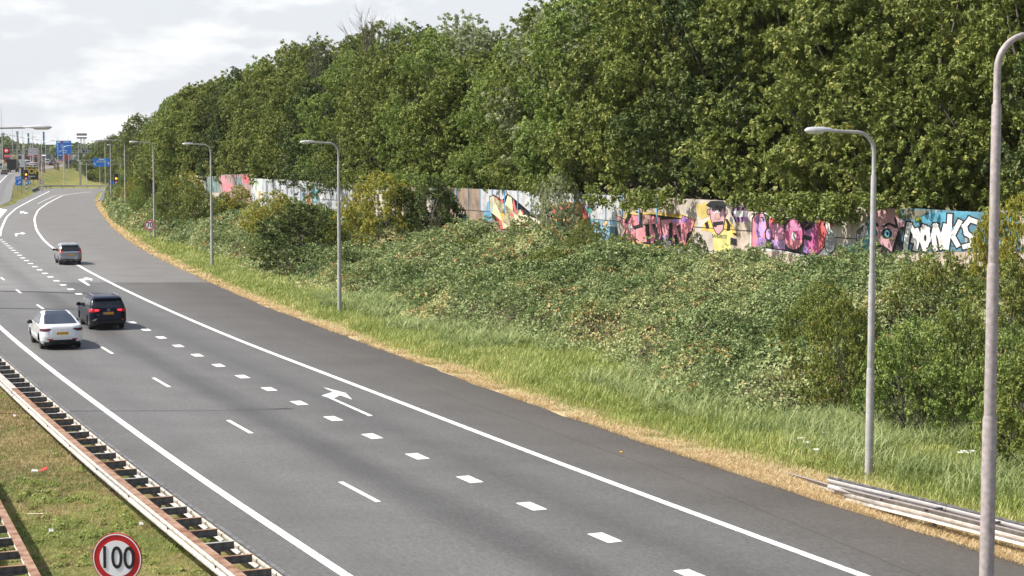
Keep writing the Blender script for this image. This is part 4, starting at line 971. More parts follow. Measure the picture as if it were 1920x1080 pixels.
for sy in (1, -1): MB().tube([(.75, sy * .62, 1.66), (.85, sy * .62, 1.72), (2.3, sy * .60, 1.72), (2.45, sy * .60, 1.66)], .018, 6).build('roof_rail', M_rim, dcar)
for k_ in (0, 1):
    MB().prism([(-.07, -.04), (0, .02), (.07, -.04), (.07, -.015), (0, .045), (-.07, -.015)], (-.028, 0, 1.0 + k_ * .05), (0, -1, 0), (0, 0, 1), .008).build('emblem', M_rim, dcar)
MB().prism([(-.28, 0), (-.12, .10), (0, .10), (-.1, .0)], (-.01, .55, .50), (0, -1, 0), (0, 0, 1), .012).build('bumper_garnish', M_rim, dcar)
text_obj('C5', .07, M_rim, dcar, (-.038, .52, .80), (math.pi / 2, 0, -math.pi / 2), 0, 'badge', 1, .002)
MB().box((.20, 0, 1.16), (.02, .34, .02)).build('wiper', M_trim, dcar)
# --- grey crossover
tabG = [(.22,.22,4.3,.78,.25,.3),(.36,.06,4.40,.87,.28,.35),(.55,.0,4.42,.895,.28,.4),(.75,.03,4.40,.895,.28,.4),(.88,.02,4.35,.895,.27,.4),(1.00,.05,4.1,.885,.26,.4),(1.06,.16,3.7,.87,.24,.35),(1.12,.22,3.5,.855,.22,.3),(1.25,.30,3.30,.82,.2,.3),(1.40,.42,3.05,.77,.18,.3),(1.52,.56,2.85,.72,.16,.25),(1.56,.44,2.75,.70,.14,.25),(1.61,.52,2.6,.67,.14,.22),(1.66,.75,2.4,.60,.14,.2),(1.68,.95,2.2,.52,.14,.2)]
M_cargrey = mflat('silver_grey_car_paint', (.26, .27, .29), .26, .45, var=.03, coat=1.0)
fG = [('tail_light', M_tail, lambda x,y,z,N,h,s: AND(x < .62, N[:,0] < .45, z > 1.0, z < 1.30, np.abs(y) > h - .13 - (z < 1.06) * .16, np.abs(y) < h + .1, x < .30 + (z - 1.0) * .7), False),
      ('rear_window', M_glass, lambda x,y,z,N,h,s: AND(~s, N[:,0] < -.2, z > 1.09, z < 1.50, np.abs(y) < h - .12), True),
      ('windscreen', M_glass, lambda x,y,z,N,h,s: AND(~s, N[:,0] > .05, z > 1.12, z < 1.6, np.abs(y) < h - .08), True),
      ('side_window', M_glass, lambda x,y,z,N,h,s: AND(s, z > 1.06, z < 1.48, x > .78 + (z - 1.06) * .5, x < 3.45 - (z - 1.06) * 1.3, np.abs(x - 2.0) > .045, np.abs(x - 1.15) > .035), True),
      ('bumper', M_trim, lambda x,y,z,N,h,s: AND(x < .5, z < .47 - .06 * (np.abs(y) > .6), N[:,0] < .0), False),
      ('reflector', M_tail, lambda x,y,z,N,h,s: AND(x < .4, z > .48, z < .58, np.abs(y) > .66, np.abs(y) < .78, N[:,0] < .3), False),
      ('sill', M_trim, lambda x,y,z,N,h,s: AND(s, z < .40), False)]
p_, h_ = road_pose(133, 497, off(BLK, 1.9))
gcar = car('silver grey crossover in the exit lane behind the bent white arrow', tabG, M_cargrey, fG, p_, h_, (.85, 3.52), plate=(-.035, .80, 'K-764-XB'), wr=.35, mirrors=(3.1, 1.1), mirror_mat=M_trim)
MB().box((-.018, 0, .985), (.01, .07, .06)).build('emblem', M_rim, gcar)
for q in (-.45, 0, .45): MB().box((.0, q, .36), (.06, .26, .025)).build('bumper_strip', M_galv, gcar)
MB().prism([(0, 0), (.22, 0), (.05, .09)], (1.05, .006, 1.66), (1, 0, 0), (0, 0, 1), .012).build('roof_fin', M_trim, gcar)
# ------------------------------------------------------------------ leaves and grass, as arrays
def unit(v): return v / np.maximum(np.linalg.norm(v, axis=-1, keepdims=True), 1e-9)
def rdir(n, g=rng):
    return unit(g.normal(size=(n, 3)))
def leaf_quads(C, Nn, L, Wd, g=rng, fold=.25):
    n = len(C); a = unit(np.cross(Nn, rdir(n, g))); b = np.cross(Nn, a)
    L = np.broadcast_to(np.asarray(L, float).reshape(-1, 1), (n, 1)); Wd = np.broadcast_to(np.asarray(Wd, float).reshape(-1, 1), (n, 1))
    V = np.empty((n, 4, 3)); V[:, 0] = C - a * L / 2; V[:, 1] = C + b * Wd / 2 + Nn * Wd * fold; V[:, 2] = C + a * L / 2; V[:, 3] = C - b * Wd / 2 + Nn * Wd * fold
    return V.reshape(-1, 3), np.arange(4 * n).reshape(n, 4)
def blades(P, H, Wd, lean, g=rng):
    """one bent triangle pair per blade -> quads (kite)"""
    n = len(P); az = g.random(n) * 2 * np.pi; d = np.stack([np.cos(az), np.sin(az), np.zeros(n)], 1); s = np.stack([-d[:, 1], d[:, 0], np.zeros(n)], 1)
    H = H[:, None]; Wd = np.broadcast_to(np.asarray(Wd, float).reshape(-1, 1), (n, 1)); ln = lean[:, None] if hasattr(lean, '__len__') else lean
    up = np.array([[0, 0, 1.0]]); V = np.empty((n, 4, 3))
    V[:, 0] = P; V[:, 1] = P + up * H * .6 + d * H * ln * .3 + s * Wd * .6; V[:, 2] = P + up * H * .95 + d * H * ln; V[:, 3] = P + up * H * .6 + d * H * ln * .3 - s * Wd * .6
    return V.reshape(-1, 3), np.arange(4 * n).reshape(n, 4)
LEAFM = {
 'maple': mleaf('maple_leaves', [(0, (0.088, 0.124, 0.027)), (.4, (0.177, 0.223, 0.049)), (.75, (0.298, 0.323, 0.085)), (1, (0.542, 0.495, 0.169))], .22, .55, .28),
 'olive': mleaf('olive_green_leaves', [(0, (0.088, 0.127, 0.026)), (.4, (0.181, 0.228, 0.049)), (.75, (0.280, 0.316, 0.078)), (1, (0.457, 0.427, 0.131))], .22, .55, .28),
 'dark': mleaf('dark_green_leaves', [(0, (0.046, 0.078, 0.024)), (.5, (0.097, 0.135, 0.036)), (1, (0.223, 0.262, 0.077))], .2, .55, .28),
 'robinia': mleaf('bright_green_leaves', [(0, (0.119, 0.184, 0.045)), (.5, (0.227, 0.308, 0.073)), (1, (0.441, 0.500, 0.140))], .22, .55, .28),
 'willow': mleaf('grey_green_willow_leaves', [(0, (0.231, 0.273, 0.137)), (.5, (0.357, 0.399, 0.221)), (1, (0.546, 0.567, 0.357))], .4, .55, .28),
 'yellow': mleaf('yellow_green_leaves', [(0, (0.221, 0.232, 0.040)), (.5, (0.372, 0.367, 0.069)), (1, (0.580, 0.489, 0.103))], .3, .55, .28),
 'bramble': mleaf('bramble_leaves', [(0, (0.105, 0.160, 0.049)), (.45, (0.234, 0.302, 0.111)), (.80, (0.419, 0.466, 0.224)), (.90, (0.560, 0.500, 0.212)), (1, (0.560, 0.249, 0.118))], .2, .55, .28),
 'hawthorn': mleaf('hawthorn_leaves', [(0, (0.114, 0.148, 0.034)), (.5, (0.228, 0.263, 0.057)), (.85, (0.342, 0.342, 0.092)), (1, (0.501, 0.228, 0.092))], .24, .55, .28),
 'grass': mleaf('long_grass_blades', [(0, (0.141, 0.199, 0.038)), (.35, (0.280, 0.356, 0.076)), (.75, (0.496, 0.524, 0.190)), (1, (0.775, 0.671, 0.323))], .3, .5, .35),
 'reed': mleaf('reed_blades', [(0, (0.165, 0.229, 0.074)), (.5, (0.329, 0.397, 0.156)), (1, (0.577, 0.616, 0.331))], .38, .55, .28),
 'straw': mleaf('dry_straw_blades', [(0, (.40, .27, .13)), (.5, (.64, .49, .27)), (1, (.82, .70, .46))], .3, .7, .2),
 'weed': mleaf('low_weed_leaves', [(0, (.17, .22, .05)), (.5, (.30, .36, .09)), (1, (.50, .50, .18))], .35, .5, .3)}
M_bark = mnoise('grey_brown_bark', (.07, .06, .045), (.17, .145, .11), 4, .9, 0, .5)
M_barkpale = mnoise('pale_olive_bark', (.16, .13, .07), (.30, .25, .14), 3, .9, 0, .4)

def tree_meshes(seed, H, Rm, low, nclump, per, leafL, clump_r, style='round', narrow=1.0):
    """crown leaves and trunk mesh of one tree standing at the origin"""
    g = np.random.default_rng(seed)
    # clump centres: shell of an uneven crown plus some inside
    C = []; RR = []; ph = g.random(6) * 7
    def rad(t, az):
        base = np.sin(np.pi * np.clip(t * .93 + .07, 0, 1) ** (.58 if style == 'round' else .6)) ** .62
        if style == 'column': base = np.clip(1.15 - t, .12, 1) ** .5 * np.clip(t * 6, .3, 1)
        lob = 1 + .16 * np.sin(3 * az + ph[0] + t * 4) + .12 * np.sin(5 * az + ph[1] - t * 7) + .08 * np.sin(9 * t * np.pi + ph[2])
        return Rm * base * lob * narrow
    n0 = int(nclump * .78)
    while len(C) < nclump:
        t = g.random(); az = g.random() * 2 * np.pi; r = rad(t, az)
        if g.random() > (r / Rm) * 1.1: continue
        if len(C) < n0 and float(vn(az * 1.35 + seed, t * (H - low) * .42 + seed * 3)) < .40: continue
        f = g.uniform(.84, 1.10) if len(C) < n0 else g.uniform(.35, .8)
        C.append((r * f * math.cos(az), r * f * math.sin(az), low + (H - low) * (t * .93 + .05))); RR.append(clump_r * g.uniform(.65, 1.35))
    C = np.array(C); RR = np.array(RR)
    tf = max(6, per // 13); tc_ = np.repeat(np.arange(len(C)), tf); nt_ = len(tc_)
    TD = rdir(nt_, g); TD[:, 2] = TD[:, 2] * .8 + .25; TD = unit(TD); TP = C[tc_] + TD * (RR[tc_][:, None] * g.uniform(.55, 1.12, (nt_, 1))) * np.array([[1.0, 1.0, .95]])
    ti = np.repeat(np.arange(nt_), 13); n = len(ti); ci = tc_[ti]
    D = unit(TD[ti] + rdir(n, g) * .8); P = TP[ti] + rdir(n, g) * (leafL * .85) * g.uniform(.2, 1.0, (n, 1)) * np.array([[1, 1, .9]])
    # keep leaves from the inner side thinner
    Nn = unit(D * .75 + np.array([[0, 0, .45]]) + rdir(n, g) * .75)
    L = leafL * g.uniform(.6, 1.3, n)
    V, Fq = leaf_quads(P, Nn, L, L * .6, g)
    ct = g.random(len(C)); t2 = g.random(nt_); tint = np.clip(ct[ci] * .38 + t2[ti] * .30 + g.random(n) * .32 + (g.random(n) > .97) * .3, 0, 1)
    # wood
    m = MB(); pts = [(0, 0, -.3)]; x = y = 0; zz = 0
    for i in range(7):
        zz += H * .115; x += g.normal() * .12; y += g.normal() * .12; pts.append((x, y, zz))
    r0 = .024 * H * .62; m.tube(pts, [r0 * (1 - .11 * i) for i in range(8)], 8)
    for c_i in range(26):
        c = C[g.integers(len(C))]; k_ = min(6, max(1, int((c[2] - 1.0) / (H * .115) * .62))); p = Vector(pts[k_]); q = Vector(c)
        mid = p.lerp(q, .5) + Vector((0, 0, -.15 * (q - p).length * .3)) + Vector(g.normal(size=3) * .15)
        m.tube([p, mid, q], [r0 * .42, r0 * .26, .02], 5, False)
    return V, Fq, tint, m
PROTO = {}
def make_tree(key, seed, H, Rm, low, ncl, per, leafL, cr, leaf, name, bark=None, **kw):
    V, Fq, tint, m = tree_meshes(seed, H, Rm, low, ncl, per, leafL, cr, **kw)
    t = bpy.data.objects.new(name, None); t.empty_display_size = .5
    c = mesh_np('crown', V, Fq, LEAFM[leaf], None, tint=tint); c.parent = t; w = m.build('trunk', bark or M_bark, None, True); w.parent = t
    COL.objects.unlink(c); COL.objects.unlink(w)
    PROTO[key] = (t, c, w, H); return t
_used = {}
def plant(key, loc, H, rz, label, cat='tree', group=None, leaf=None, wx=1.0, name=None, wy=None):
    t, c, w, H0 = PROTO[key]; s = H / H0
    r = bpy.data.objects.new(name or t.name, None); link(r); r.location = loc; r.rotation_euler = (0, 0, rz); r.scale = (s * wx, s * (wy or wx), s); r.empty_display_size = .5
    setp(r, label, cat, group)
    c2 = c.copy(); link(c2, r); w2 = w.copy(); link(w2, r)
    if leaf: c2.material_slots[0].link = 'OBJECT'; c2.material_slots[0].material = LEAFM[leaf]
    return r
make_tree('A', 11, 17, 4.9, 3.2, 300, 157, 0.25, .85, 'maple', 'maple_tree')
make_tree('B', 12, 17, 4.6, 3.2, 280, 165, 0.24, .80, 'maple', 'maple_tree')
make_tree('C', 13, 17, 5.2, 3.2, 320, 150, 0.25, .90, 'olive', 'field_maple_tree')
make_tree('D', 14, 20, 5.8, 3.2, 380, 150, 0.24, .82, 'robinia', 'robinia_tree', M_barkpale)
make_tree('E', 15, 18, 5.0, 3.2, 330, 150, 0.24, .75, 'olive', 'field_maple_tree')
make_tree('W', 16, 19, 4.6, 5.0, 240, 135, 0.27, .95, 'willow', 'willow_tree')
make_tree('sh1', 21, 3.2, 1.9, .1, 150, 130, .098, .32, 'olive', 'shrub')
make_tree('sh2', 22, 3.0, 2.2, .1, 160, 130, .10, .34, 'hawthorn', 'shrub')
make_tree('sh3', 23, 3.6, 1.7, .1, 150, 120, .10, .29, 'dark', 'shrub')

# ------------------------------------------------------------------ the belt of trees behind the wall
SKY = [(150,275),(180,262),(215,250),(250,222),(262,205),(285,180),(330,165),(390,152),(450,128),(500,108),(560,90),(620,72),(700,52),(760,32),(800,36),(830,48),(870,45),(920,62),(1000,50),(1040,14),(1060,-10),(1100,-60),(1300,-150),(2400,-200)]
def sky_z(X, Y, d=0):
    px = 960 + F * X / Y; py = np.interp(px, [s[0] for s in SKY], [s[1] for s in SKY]) + d
    return float(CAMZ + (YH - py) * Y / F)
def at_off(cv, Y, d):
    s = float(slope(cv, Y)); n = 1 / math.sqrt(1 + s * s); return Vector((float(cv(Y)) + d * n, Y - d * s * n, 0))
TG = 'trees standing in a belt behind the noise wall'
def place_tree(key, X, Y, H, leaf, label, grp=TG, wx=1.0):
    sink = 1.9 * float(sst(195, 215, Y))
    return plant(key, (X, Y, g1(X, Y) - .05 - sink), H + sink, random.uniform(0, 6.28), label, 'tree', grp, leaf, wx)
desc = {'maple': 'mid green leafy maple', 'olive': 'olive green dense field maple', 'dark': 'dark green dense tree', 'robinia': 'bright green feathery tree', 'yellow': 'yellowish green leafy tree', 'willow': 'grey green feathery willow'}
Yc = 44.0; i = 0; FR = []
seq = ['D', 'A', 'D', 'C', 'E', 'D', 'A', 'E', 'B', 'A', 'C', 'B', 'E', 'A', 'B', 'C']
lseq = ['robinia', 'olive', 'robinia', 'maple', 'olive', 'robinia', 'dark', 'olive', 'maple', 'maple', 'olive', 'dark', 'olive', 'maple', 'robinia', 'olive']
while Yc < 348:
    d = 3.6 + random.uniform(-.7, .9); p = at_off(WL, Yc, d)
    px = 960 + F * p.x / p.y
    dd_ = 3.2 if 560 < px < 850 else 4.3
    p = at_off(WL, Yc, dd_ + random.uniform(-.4, .4))
    if Yc > 205: p = at_off(WL, Yc, 2.5)
    if Yc > 190: p.x = max(p.x, -.214 * p.y + 7.0)
    px = 960 + F * p.x / p.y
    Ht = sky_z(p.x, p.y, 26 if 560 < px < 1060 else 2) - 2.3
    Ht = min(max(Ht, 9), 20.5) * random.uniform(.95, 1.03)
    FR.append((p, Ht, seq[i % 16], lseq[i % 16], px))
    Yc += (6.3 if Yc < 205 else 6.8) * random.uniform(.85, 1.15) * (.9 if Ht > 15 else .8); i += 1
def fr_label(j, leaf, px, H):
    place = ('behind the silver letters' if px > 1640 else 'behind the magenta letters' if px > 1380 else 'above the pink letters' if px > 1180 else 'above the grey wall panels' if px > 980 else 'above the cream letters' if px > 880 else
             'behind the brown wall panels' if px > 760 else 'behind the round olive shrub' if px > 640 else 'above the white painted wall' if px > 470 else 'above the pink end of the wall' if px > 380 else 'near the 70 sign' if px > 280 else 'at the far end of the belt')
    return 'tall %s %s' % (desc[leaf], place)
seen = {}
ORD = ['nearest', 'second', 'third', 'fourth', 'fifth', 'sixth', 'seventh', 'eighth', 'ninth', 'tenth', 'eleventh', 'twelfth']
FT = []
for j, (p, Ht, key, leaf, px) in enumerate(FR):
    lb = fr_label(j, leaf, px, Ht); seen[lb] = seen.get(lb, 0) + 1
    if seen[lb] > 1: lb = lb.replace('tall ', 'tall %s ' % ORD[seen[lb] - 1], 1)
    FT.append((px, place_tree(key, p.x, p.y, Ht, leaf, lb, wx=random.uniform(.84, 1.0) * (17 / max(Ht, 13) if Ht < 15 else 1)), leaf))
Yc = 60.0; i = 3
while Yc < 330:
    p = at_off(WL, Yc, 12.5 + random.uniform(-1, 1)); p.x = max(p.x, -.208 * p.y + 9); px = 960 + F * p.x / p.y
    Ht = sky_z(p.x, p.y, -4) - 2.4; Ht = min(max(Ht, 9), 21) * random.uniform(.96, 1.04)
    leaf = lseq[(i * 5) % 16]; key = seq[(i * 7) % 16]
    if 760 < px < 1010 and i % 2: leaf = 'willow'; key = 'W'
    place_tree(key, p.x, p.y, Ht, leaf, '%s in the second row of the belt' % desc[leaf], 'trees of the second row of the belt')
    Yc += 7.5 * random.uniform(.9, 1.15); i += 1
Yc = 75.0
while Yc < 250:
    p = at_off(WL, Yc, 23 + random.uniform(-1, 1)); px = 960 + F * p.x / p.y
    Ht = min(sky_z(p.x, p.y, 6) - 2.4, 21)
    place_tree('C' if i % 2 else 'A', p.x, p.y, Ht, 'dark', 'dark green tree deep in the belt behind two rows', 'trees deep in the belt', 1.2); i += 1
    Yc += 14
for px, Y, ty, leaf, key in [(196, 520, 262, 'dark', 'C'), (214, 500, 251, 'olive', 'A'), (232, 492, 256, 'maple', 'B'), (247, 486, 246, 'olive', 'E'), (205, 540, 258, 'dark', 'A'), (238, 500, 243, 'dark', 'C'), (262, 400, 226, 'dark', 'B'), (262, 372, 214, 'maple', 'A'), (226, 520, 250, 'dark', 'E'), (188, 520, 285, 'dark', 'E')]:
    q = atY(px, ty, Y); place_tree(key, q.x, q.y, q.z, leaf, '%s standing beyond the bend of the slip road' % desc[leaf], 'trees beyond the bend of the slip road', 1.0 if Y < 450 else 1.25)
def bough(px0, px1, y0, y1, seed):
    """low leafy bough of the nearest tree, hanging over the wall"""
    g = np.random.default_rng(seed); cx = (px0 + px1) / 2; px_t, tr, leaf = min(FT, key=lambda q: abs(q[0] - cx)); M = (Matrix.Translation(tr.location) @ tr.rotation_euler.to_matrix().to_4x4() @ Matrix.Diagonal((*tr.scale, 1))).inverted()
    nt_ = int(max(26, (px1 - px0) * (y1 - y0 + 14) / 46)); PX = g.uniform(px0, px1, nt_); fr = g.random(nt_); low = y0 + (y1 - y0) * (.45 + .55 * np.clip(vn(PX * .045 + seed, PX * 0 + 2.0) * 1.5 - .2, 0, 1)) * np.sqrt(np.clip(1 - ((PX - cx) / (px1 - px0) * 2) ** 2 * .8, .05, 1)); PY = y0 - 22 + (low - y0 + 22) * fr
    T0 = np.array([list(wpt(a_, b_, 0) + wn * float(g.uniform(.5, 2.2))) for a_, b_ in zip(PX, PY)]); ti = np.repeat(np.arange(nt_), 16); n = len(ti)
    P = T0[ti] + rdir(n, g) * .30 * g.uniform(.3, 1, (n, 1)); V, Fq = leaf_quads(P, unit(rdir(n, g) + np.array([[-.2, -.1, .7]])), .25 * g.uniform(.6, 1.3, n), .15, g)
    V = V @ np.array(M.to_3x3()).T + np.array(M.translation); setp(mesh_np('bough', V, Fq, LEAFM[leaf], tr, tint=np.clip(g.random(nt_)[ti] * .45 + g.random(n) * .35, 0, 1)), kind='stuff')
for a_ in [(1138, 1180, 370, 392, 1), (1200, 1258, 378, 408, 9), (1250, 1300, 376, 392, 2), (1432, 1482, 384, 400, 3), (1490, 1560, 386, 418, 4), (1560, 1640, 388, 446, 5), (1010, 1090, 355, 366, 6), (1650, 1700, 387, 396, 8), (745, 850, 348, 388, 10), (655, 760, 342, 368, 11), (560, 670, 335, 374, 12)]: bough(*a_)
# two willow tops and a bare tree that stick out of the belt
for px, ty, Y in [(868, 22, 150), (985, 36, 140), (1060, -25, 128), (1015, 40, 150), (905, 45, 154)]:
    q = atY(px, ty, Y); plant('W', (q.x, q.y, 2.4), q.z - 2.4, px, 'grey green feathery willow top sticking out of the belt', 'tree', 'pale willows in the belt')
def bare_tree(px, ty, Y, label, seed):
    g = np.random.default_rng(seed); q = atY(px, ty, Y); H = q.z - 2.4
    t = thing('bare_tree', label, 'tree', (q.x, q.y, 2.4), 0, 'bare branches above the belt'); m = MB()
    m.tube([(0, 0, -.2), (.1, 0, H * .4), (0, .1, H * .62)], [.2, .14, .09], 7)
    def br(p, d, L, r, k):
        e = p + d * L; m.tube([p, p.lerp(e, .5) + Vector(g.normal(size=3) * L * .04), e], [r, r * .75, r * .45], 4, False)
        if k == 0: return
        for _ in range(3):
            nd = (d + Vector(g.normal(size=3)) * .33 + Vector((0, 0, .18))).normalized(); br(p.lerp(e, g.uniform(.45, 1)), nd, L * .62, r * .5, k - 1)
    for _ in range(7):
        d = Vector((g.normal() * .35, g.normal() * .35, 1)).normalized(); br(Vector((0, .1, H * .58)), d, H * .2, .07, 3)
    m.build('trunk', M_bark, t)
bare_tree(705, -5, 158, 'bare leafless branches rising above the belt in the middle of the skyline', 4)
bare_tree(612, 62, 165, 'small bare twiggy tree top left of the larger leafless branches', 5)

# ------------------------------------------------------------------ shrubs on the bank
SHG = 'shrubs growing on the bank'
def shrub(px, base, top, wpx, key, leaf, label, grp=SHG, name='shrub', lift=0):
    b = ray_ground(px, base); mpp = b.y / F; H = (base - top) * mpp; Wd = wpx * mpp
    Rm = {'sh1': 1.9, 'sh2': 2.2, 'sh3': 1.7}[key]; H0 = PROTO[key][3]; wx = (Wd / 2 / (Rm * 1.05)) / (H / H0)
    b2 = Vector((b.x, b.y, b.z - .05))
    return plant(key, b2, H, random.uniform(0, 6.28), label, 'shrub', grp, leaf, wx, name)
shrub(712, 482, 318, 150, 'sh1', 'yellow', 'tall round yellow olive shrub right of the lamp post')
shrub(755, 472, 350, 90, 'sh3', 'dark', 'dark shrub in the shade right of the round olive shrub')
shrub(808, 466, 330, 105, 'sh3', 'dark', 'dark shrub hiding the wall left of the dark blue buttress')
shrub(1045, 476, 322, 118, 'sh1', 'willow', 'large light green shrub in front of the grey wall panels')
shrub(985, 475, 400, 70, 'sh1', 'olive', 'small olive shrub below the cream letters')
shrub(1105, 505, 408, 90, 'sh2', 'hawthorn', 'brownish shrub left of the light blue buttress')
shrub(1160, 500, 440, 60, 'sh1', 'olive', 'low shrub at the foot of the light blue buttress')
shrub(1320, 500, 432, 80, 'sh3', 'dark', 'low dark shrub between pink letters and painted man')
shrub(1575, 790, 545, 180, 'sh2', 'hawthorn', 'big dark hawthorn shrub left of the nearest slim lamp post')
shrub(1500, 720, 560, 110, 'sh2', 'olive', 'olive shrub leaning on the big dark hawthorn')
shrub(1540, 680, 520, 120, 'sh1', 'olive', 'olive green shrub above the dark hawthorn')
shrub(1710, 830, 590, 200, 'sh1', 'robinia', 'big green shrub between the slim lamp post and the thick pole')
shrub(1790, 800, 560, 160, 'sh2', 'olive', 'olive green shrub just left of the thick pole')
shrub(1760, 640, 470, 190, 'sh2', 'hawthorn', 'reddish olive shrub below the silver letters')
shrub(1680, 560, 480, 110, 'sh1', 'hawthorn', 'low reddish shrub below the bearded face')
shrub(1855, 600, 385, 90, 'sh1', 'yellow', 'upright yellow green shrub covering the end of the silver letters')
shrub(1925, 600, 350, 190, 'sh2', 'yellow', 'yellowish shrub right of the thick pole high on the bank')
shrub(1905, 860, 600, 170, 'sh1', 'robinia', 'large green shrub right of the thick pole low on the bank')
shrub(1890, 720, 480, 150, 'sh3', 'hawthorn', 'dark reddish shrub right of the thick pole mid bank')
shrub(1960, 900, 620, 200, 'sh3', 'olive', 'dark olive shrub at the right edge of the picture')
shrub(565, 515, 380, 175, 'sh3', 'dark', 'wide dark green shrub left of the lamp post before the olive shrub')
shrub(620, 500, 400, 90, 'sh3', 'maple', 'dark shrub behind the lamp post before the olive shrub')
shrub(598, 470, 380, 90, 'sh1', 'olive', 'olive shrub behind the wide dark green shrub')
shrub(515, 460, 355, 110, 'sh1', 'yellow', 'yellow olive shrub below the white painted wall')
shrub(548, 500, 440, 70, 'sh2', 'hawthorn', 'brownish shrub at the foot of the wide dark shrub')
shrub(500, 500, 440, 70, 'sh3', 'maple', 'low green shrub left of the brownish shrub')
shrub(655, 530, 470, 70, 'sh3', 'dark', 'low dark shrub right of the lamp post foot')
shrub(447, 425, 345, 66, 'sh1', 'yellow', 'yellow green shrub before the pink wall end')
shrub(420, 435, 360, 60, 'sh3', 'olive', 'olive shrub right of the second lamp post')
shrub(372, 440, 345, 70, 'sh3', 'maple', 'dark green shrub left of the second lamp post')
shrub(340, 436, 325, 100, 'sh1', 'olive', 'large olive shrub between two lamp posts')
shrub(312, 425, 350, 60, 'sh3', 'robinia', 'bright green shrub behind the 70 sign')
shrub(355, 400, 320, 70, 'sh1', 'yellow', 'yellowish shrub high behind the large olive shrub')
shrub(322, 385, 318, 60, 'sh1', 'olive', 'olive shrub high behind the 70 sign')
shrub(262, 412, 345, 48, 'sh1', 'robinia', 'bright green shrub left of the 70 sign lamp post')
shrub(275, 395, 325, 50, 'sh3', 'olive', 'olive shrub above the 70 sign')
shrub(250, 390, 330, 40, 'sh1', 'yellow', 'yellow green shrub beside the lamp behind the marker')
shrub(228, 388, 345, 30, 'sh1', 'olive', 'small shrub between the two farthest verge lamps')
shrub(240, 372, 320, 40, 'sh3', 'robinia', 'green shrub under the trees at the bend')
shrub(222, 368, 325, 30, 'sh3', 'olive', 'farthest shrub of the verge right of the signal')
for k_ in range(16):
    px_ = 168 - k_ * 1.0; 
shrub(838, 458, 352, 62, 'sh3', 'dark', 'narrow dark shrub just left of the dark blue buttress')
shrub(930, 490, 442, 70, 'sh1', 'olive', 'low olive mound below the cream letters')
shrub(885, 500, 446, 80, 'sh3', 'maple', 'low green mound below the dark blue buttress')
shrub(1030, 540, 462, 100, 'sh1', 'olive', 'olive mound under the large light green shrub')
shrub(955, 530, 475, 80, 'sh3', 'dark', 'small dark mound in the brambles left of centre')
shrub(1240, 520, 470, 90, 'sh3', 'maple', 'low mound below the pink letters')
shrub(1410, 540, 482, 90, 'sh1', 'olive', 'low mound below the magenta letters')
shrub(1280, 560, 505, 90, 'sh1', 'hawthorn', 'reddish mound in the brambles at right of centre')
shrub(1480, 600, 530, 110, 'sh3', 'robinia', 'green mound left of the olive shrubs')
shrub(1640, 760, 640, 90, 'sh3', 'dark', 'dark shrub directly behind the nearest slim lamp post')
shrub(1600, 700, 570, 110, 'sh2', 'dark', 'dark shrub high left of the nearest slim lamp post')
# shrubs on the far grassy bank
for k_, (px_, ba, to, w_) in enumerate([(176, 338, 300, 34), (160, 330, 292, 28), (150, 322, 286, 22), (140, 316, 300, 14), (190, 343, 300, 34), (205, 346, 292, 40), (128, 317, 304, 12), (170, 322, 284, 26)]):
    shrub(px_, ba, to, w_, 'sh3', 'olive' if k_ % 2 else 'dark', 'dark shrub massed on the crest of the far grassy bank', 'shrubs on the crest of the far bank')

# ------------------------------------------------------------------ bramble cover on the bank
def on_bank(n, y0, y1, u0, u1, g, dens=1.0):
    Y = y0 + (y1 - y0) * g.random(n); u = u0 + (u1 - u0) * g.random(n); X = ED(Y) + u * (WL(Y) - ED(Y)); return X, Y, u
def worley(x, y, s=0):
    xi = np.floor(x).astype(int); yi = np.floor(y).astype(int); best = np.full(np.shape(x), 9.0)
    for a in (-1, 0, 1):
        for b in (-1, 0, 1):
            cx = xi + a; cy = yi + b; jx = cx + _P[(cx + s) % 256, cy % 256]; jy = cy + _P[(cx + 71 + s) % 256, (cy + 13) % 256]
            best = np.minimum(best, (x - jx) ** 2 + (y - jy) ** 2)
    return best
def hcover(X, Y):
    X = np.asarray(X, float); Y = np.asarray(Y, float); big = 1 - np.clip(worley(X * .36, Y * .36), 0, 1); sm = 1 - np.clip(worley(X * 1.05, Y * 1.05, 9), 0, 1)
    return .02 + 1.45 * big ** 1.3 * (.30 + vn(X * .2, Y * .2)) + .80 * sm * (.4 + .8 * vn(X * .5 + 3, Y * .5)) + .34 * (1 - np.clip(worley(X * 2.1, Y * 2.1, 31), 0, 1))
def hcover_old(X, Y):
    return .15 + 1.35 * fbm(X * .42, Y * .42, 3) ** 1.5 + .85 * fbm(X * 1.25 + 9, Y * 1.25, 3) ** 1.4
def uedge(X, Y): return .255 + .26 * (fbm(X * .13 + 5, Y * .10, 3) - .5) + .06 * np.clip((60 - Y) / 20, 0, 1)
gb = np.random.default_rng(77)
PV = []; PT = []
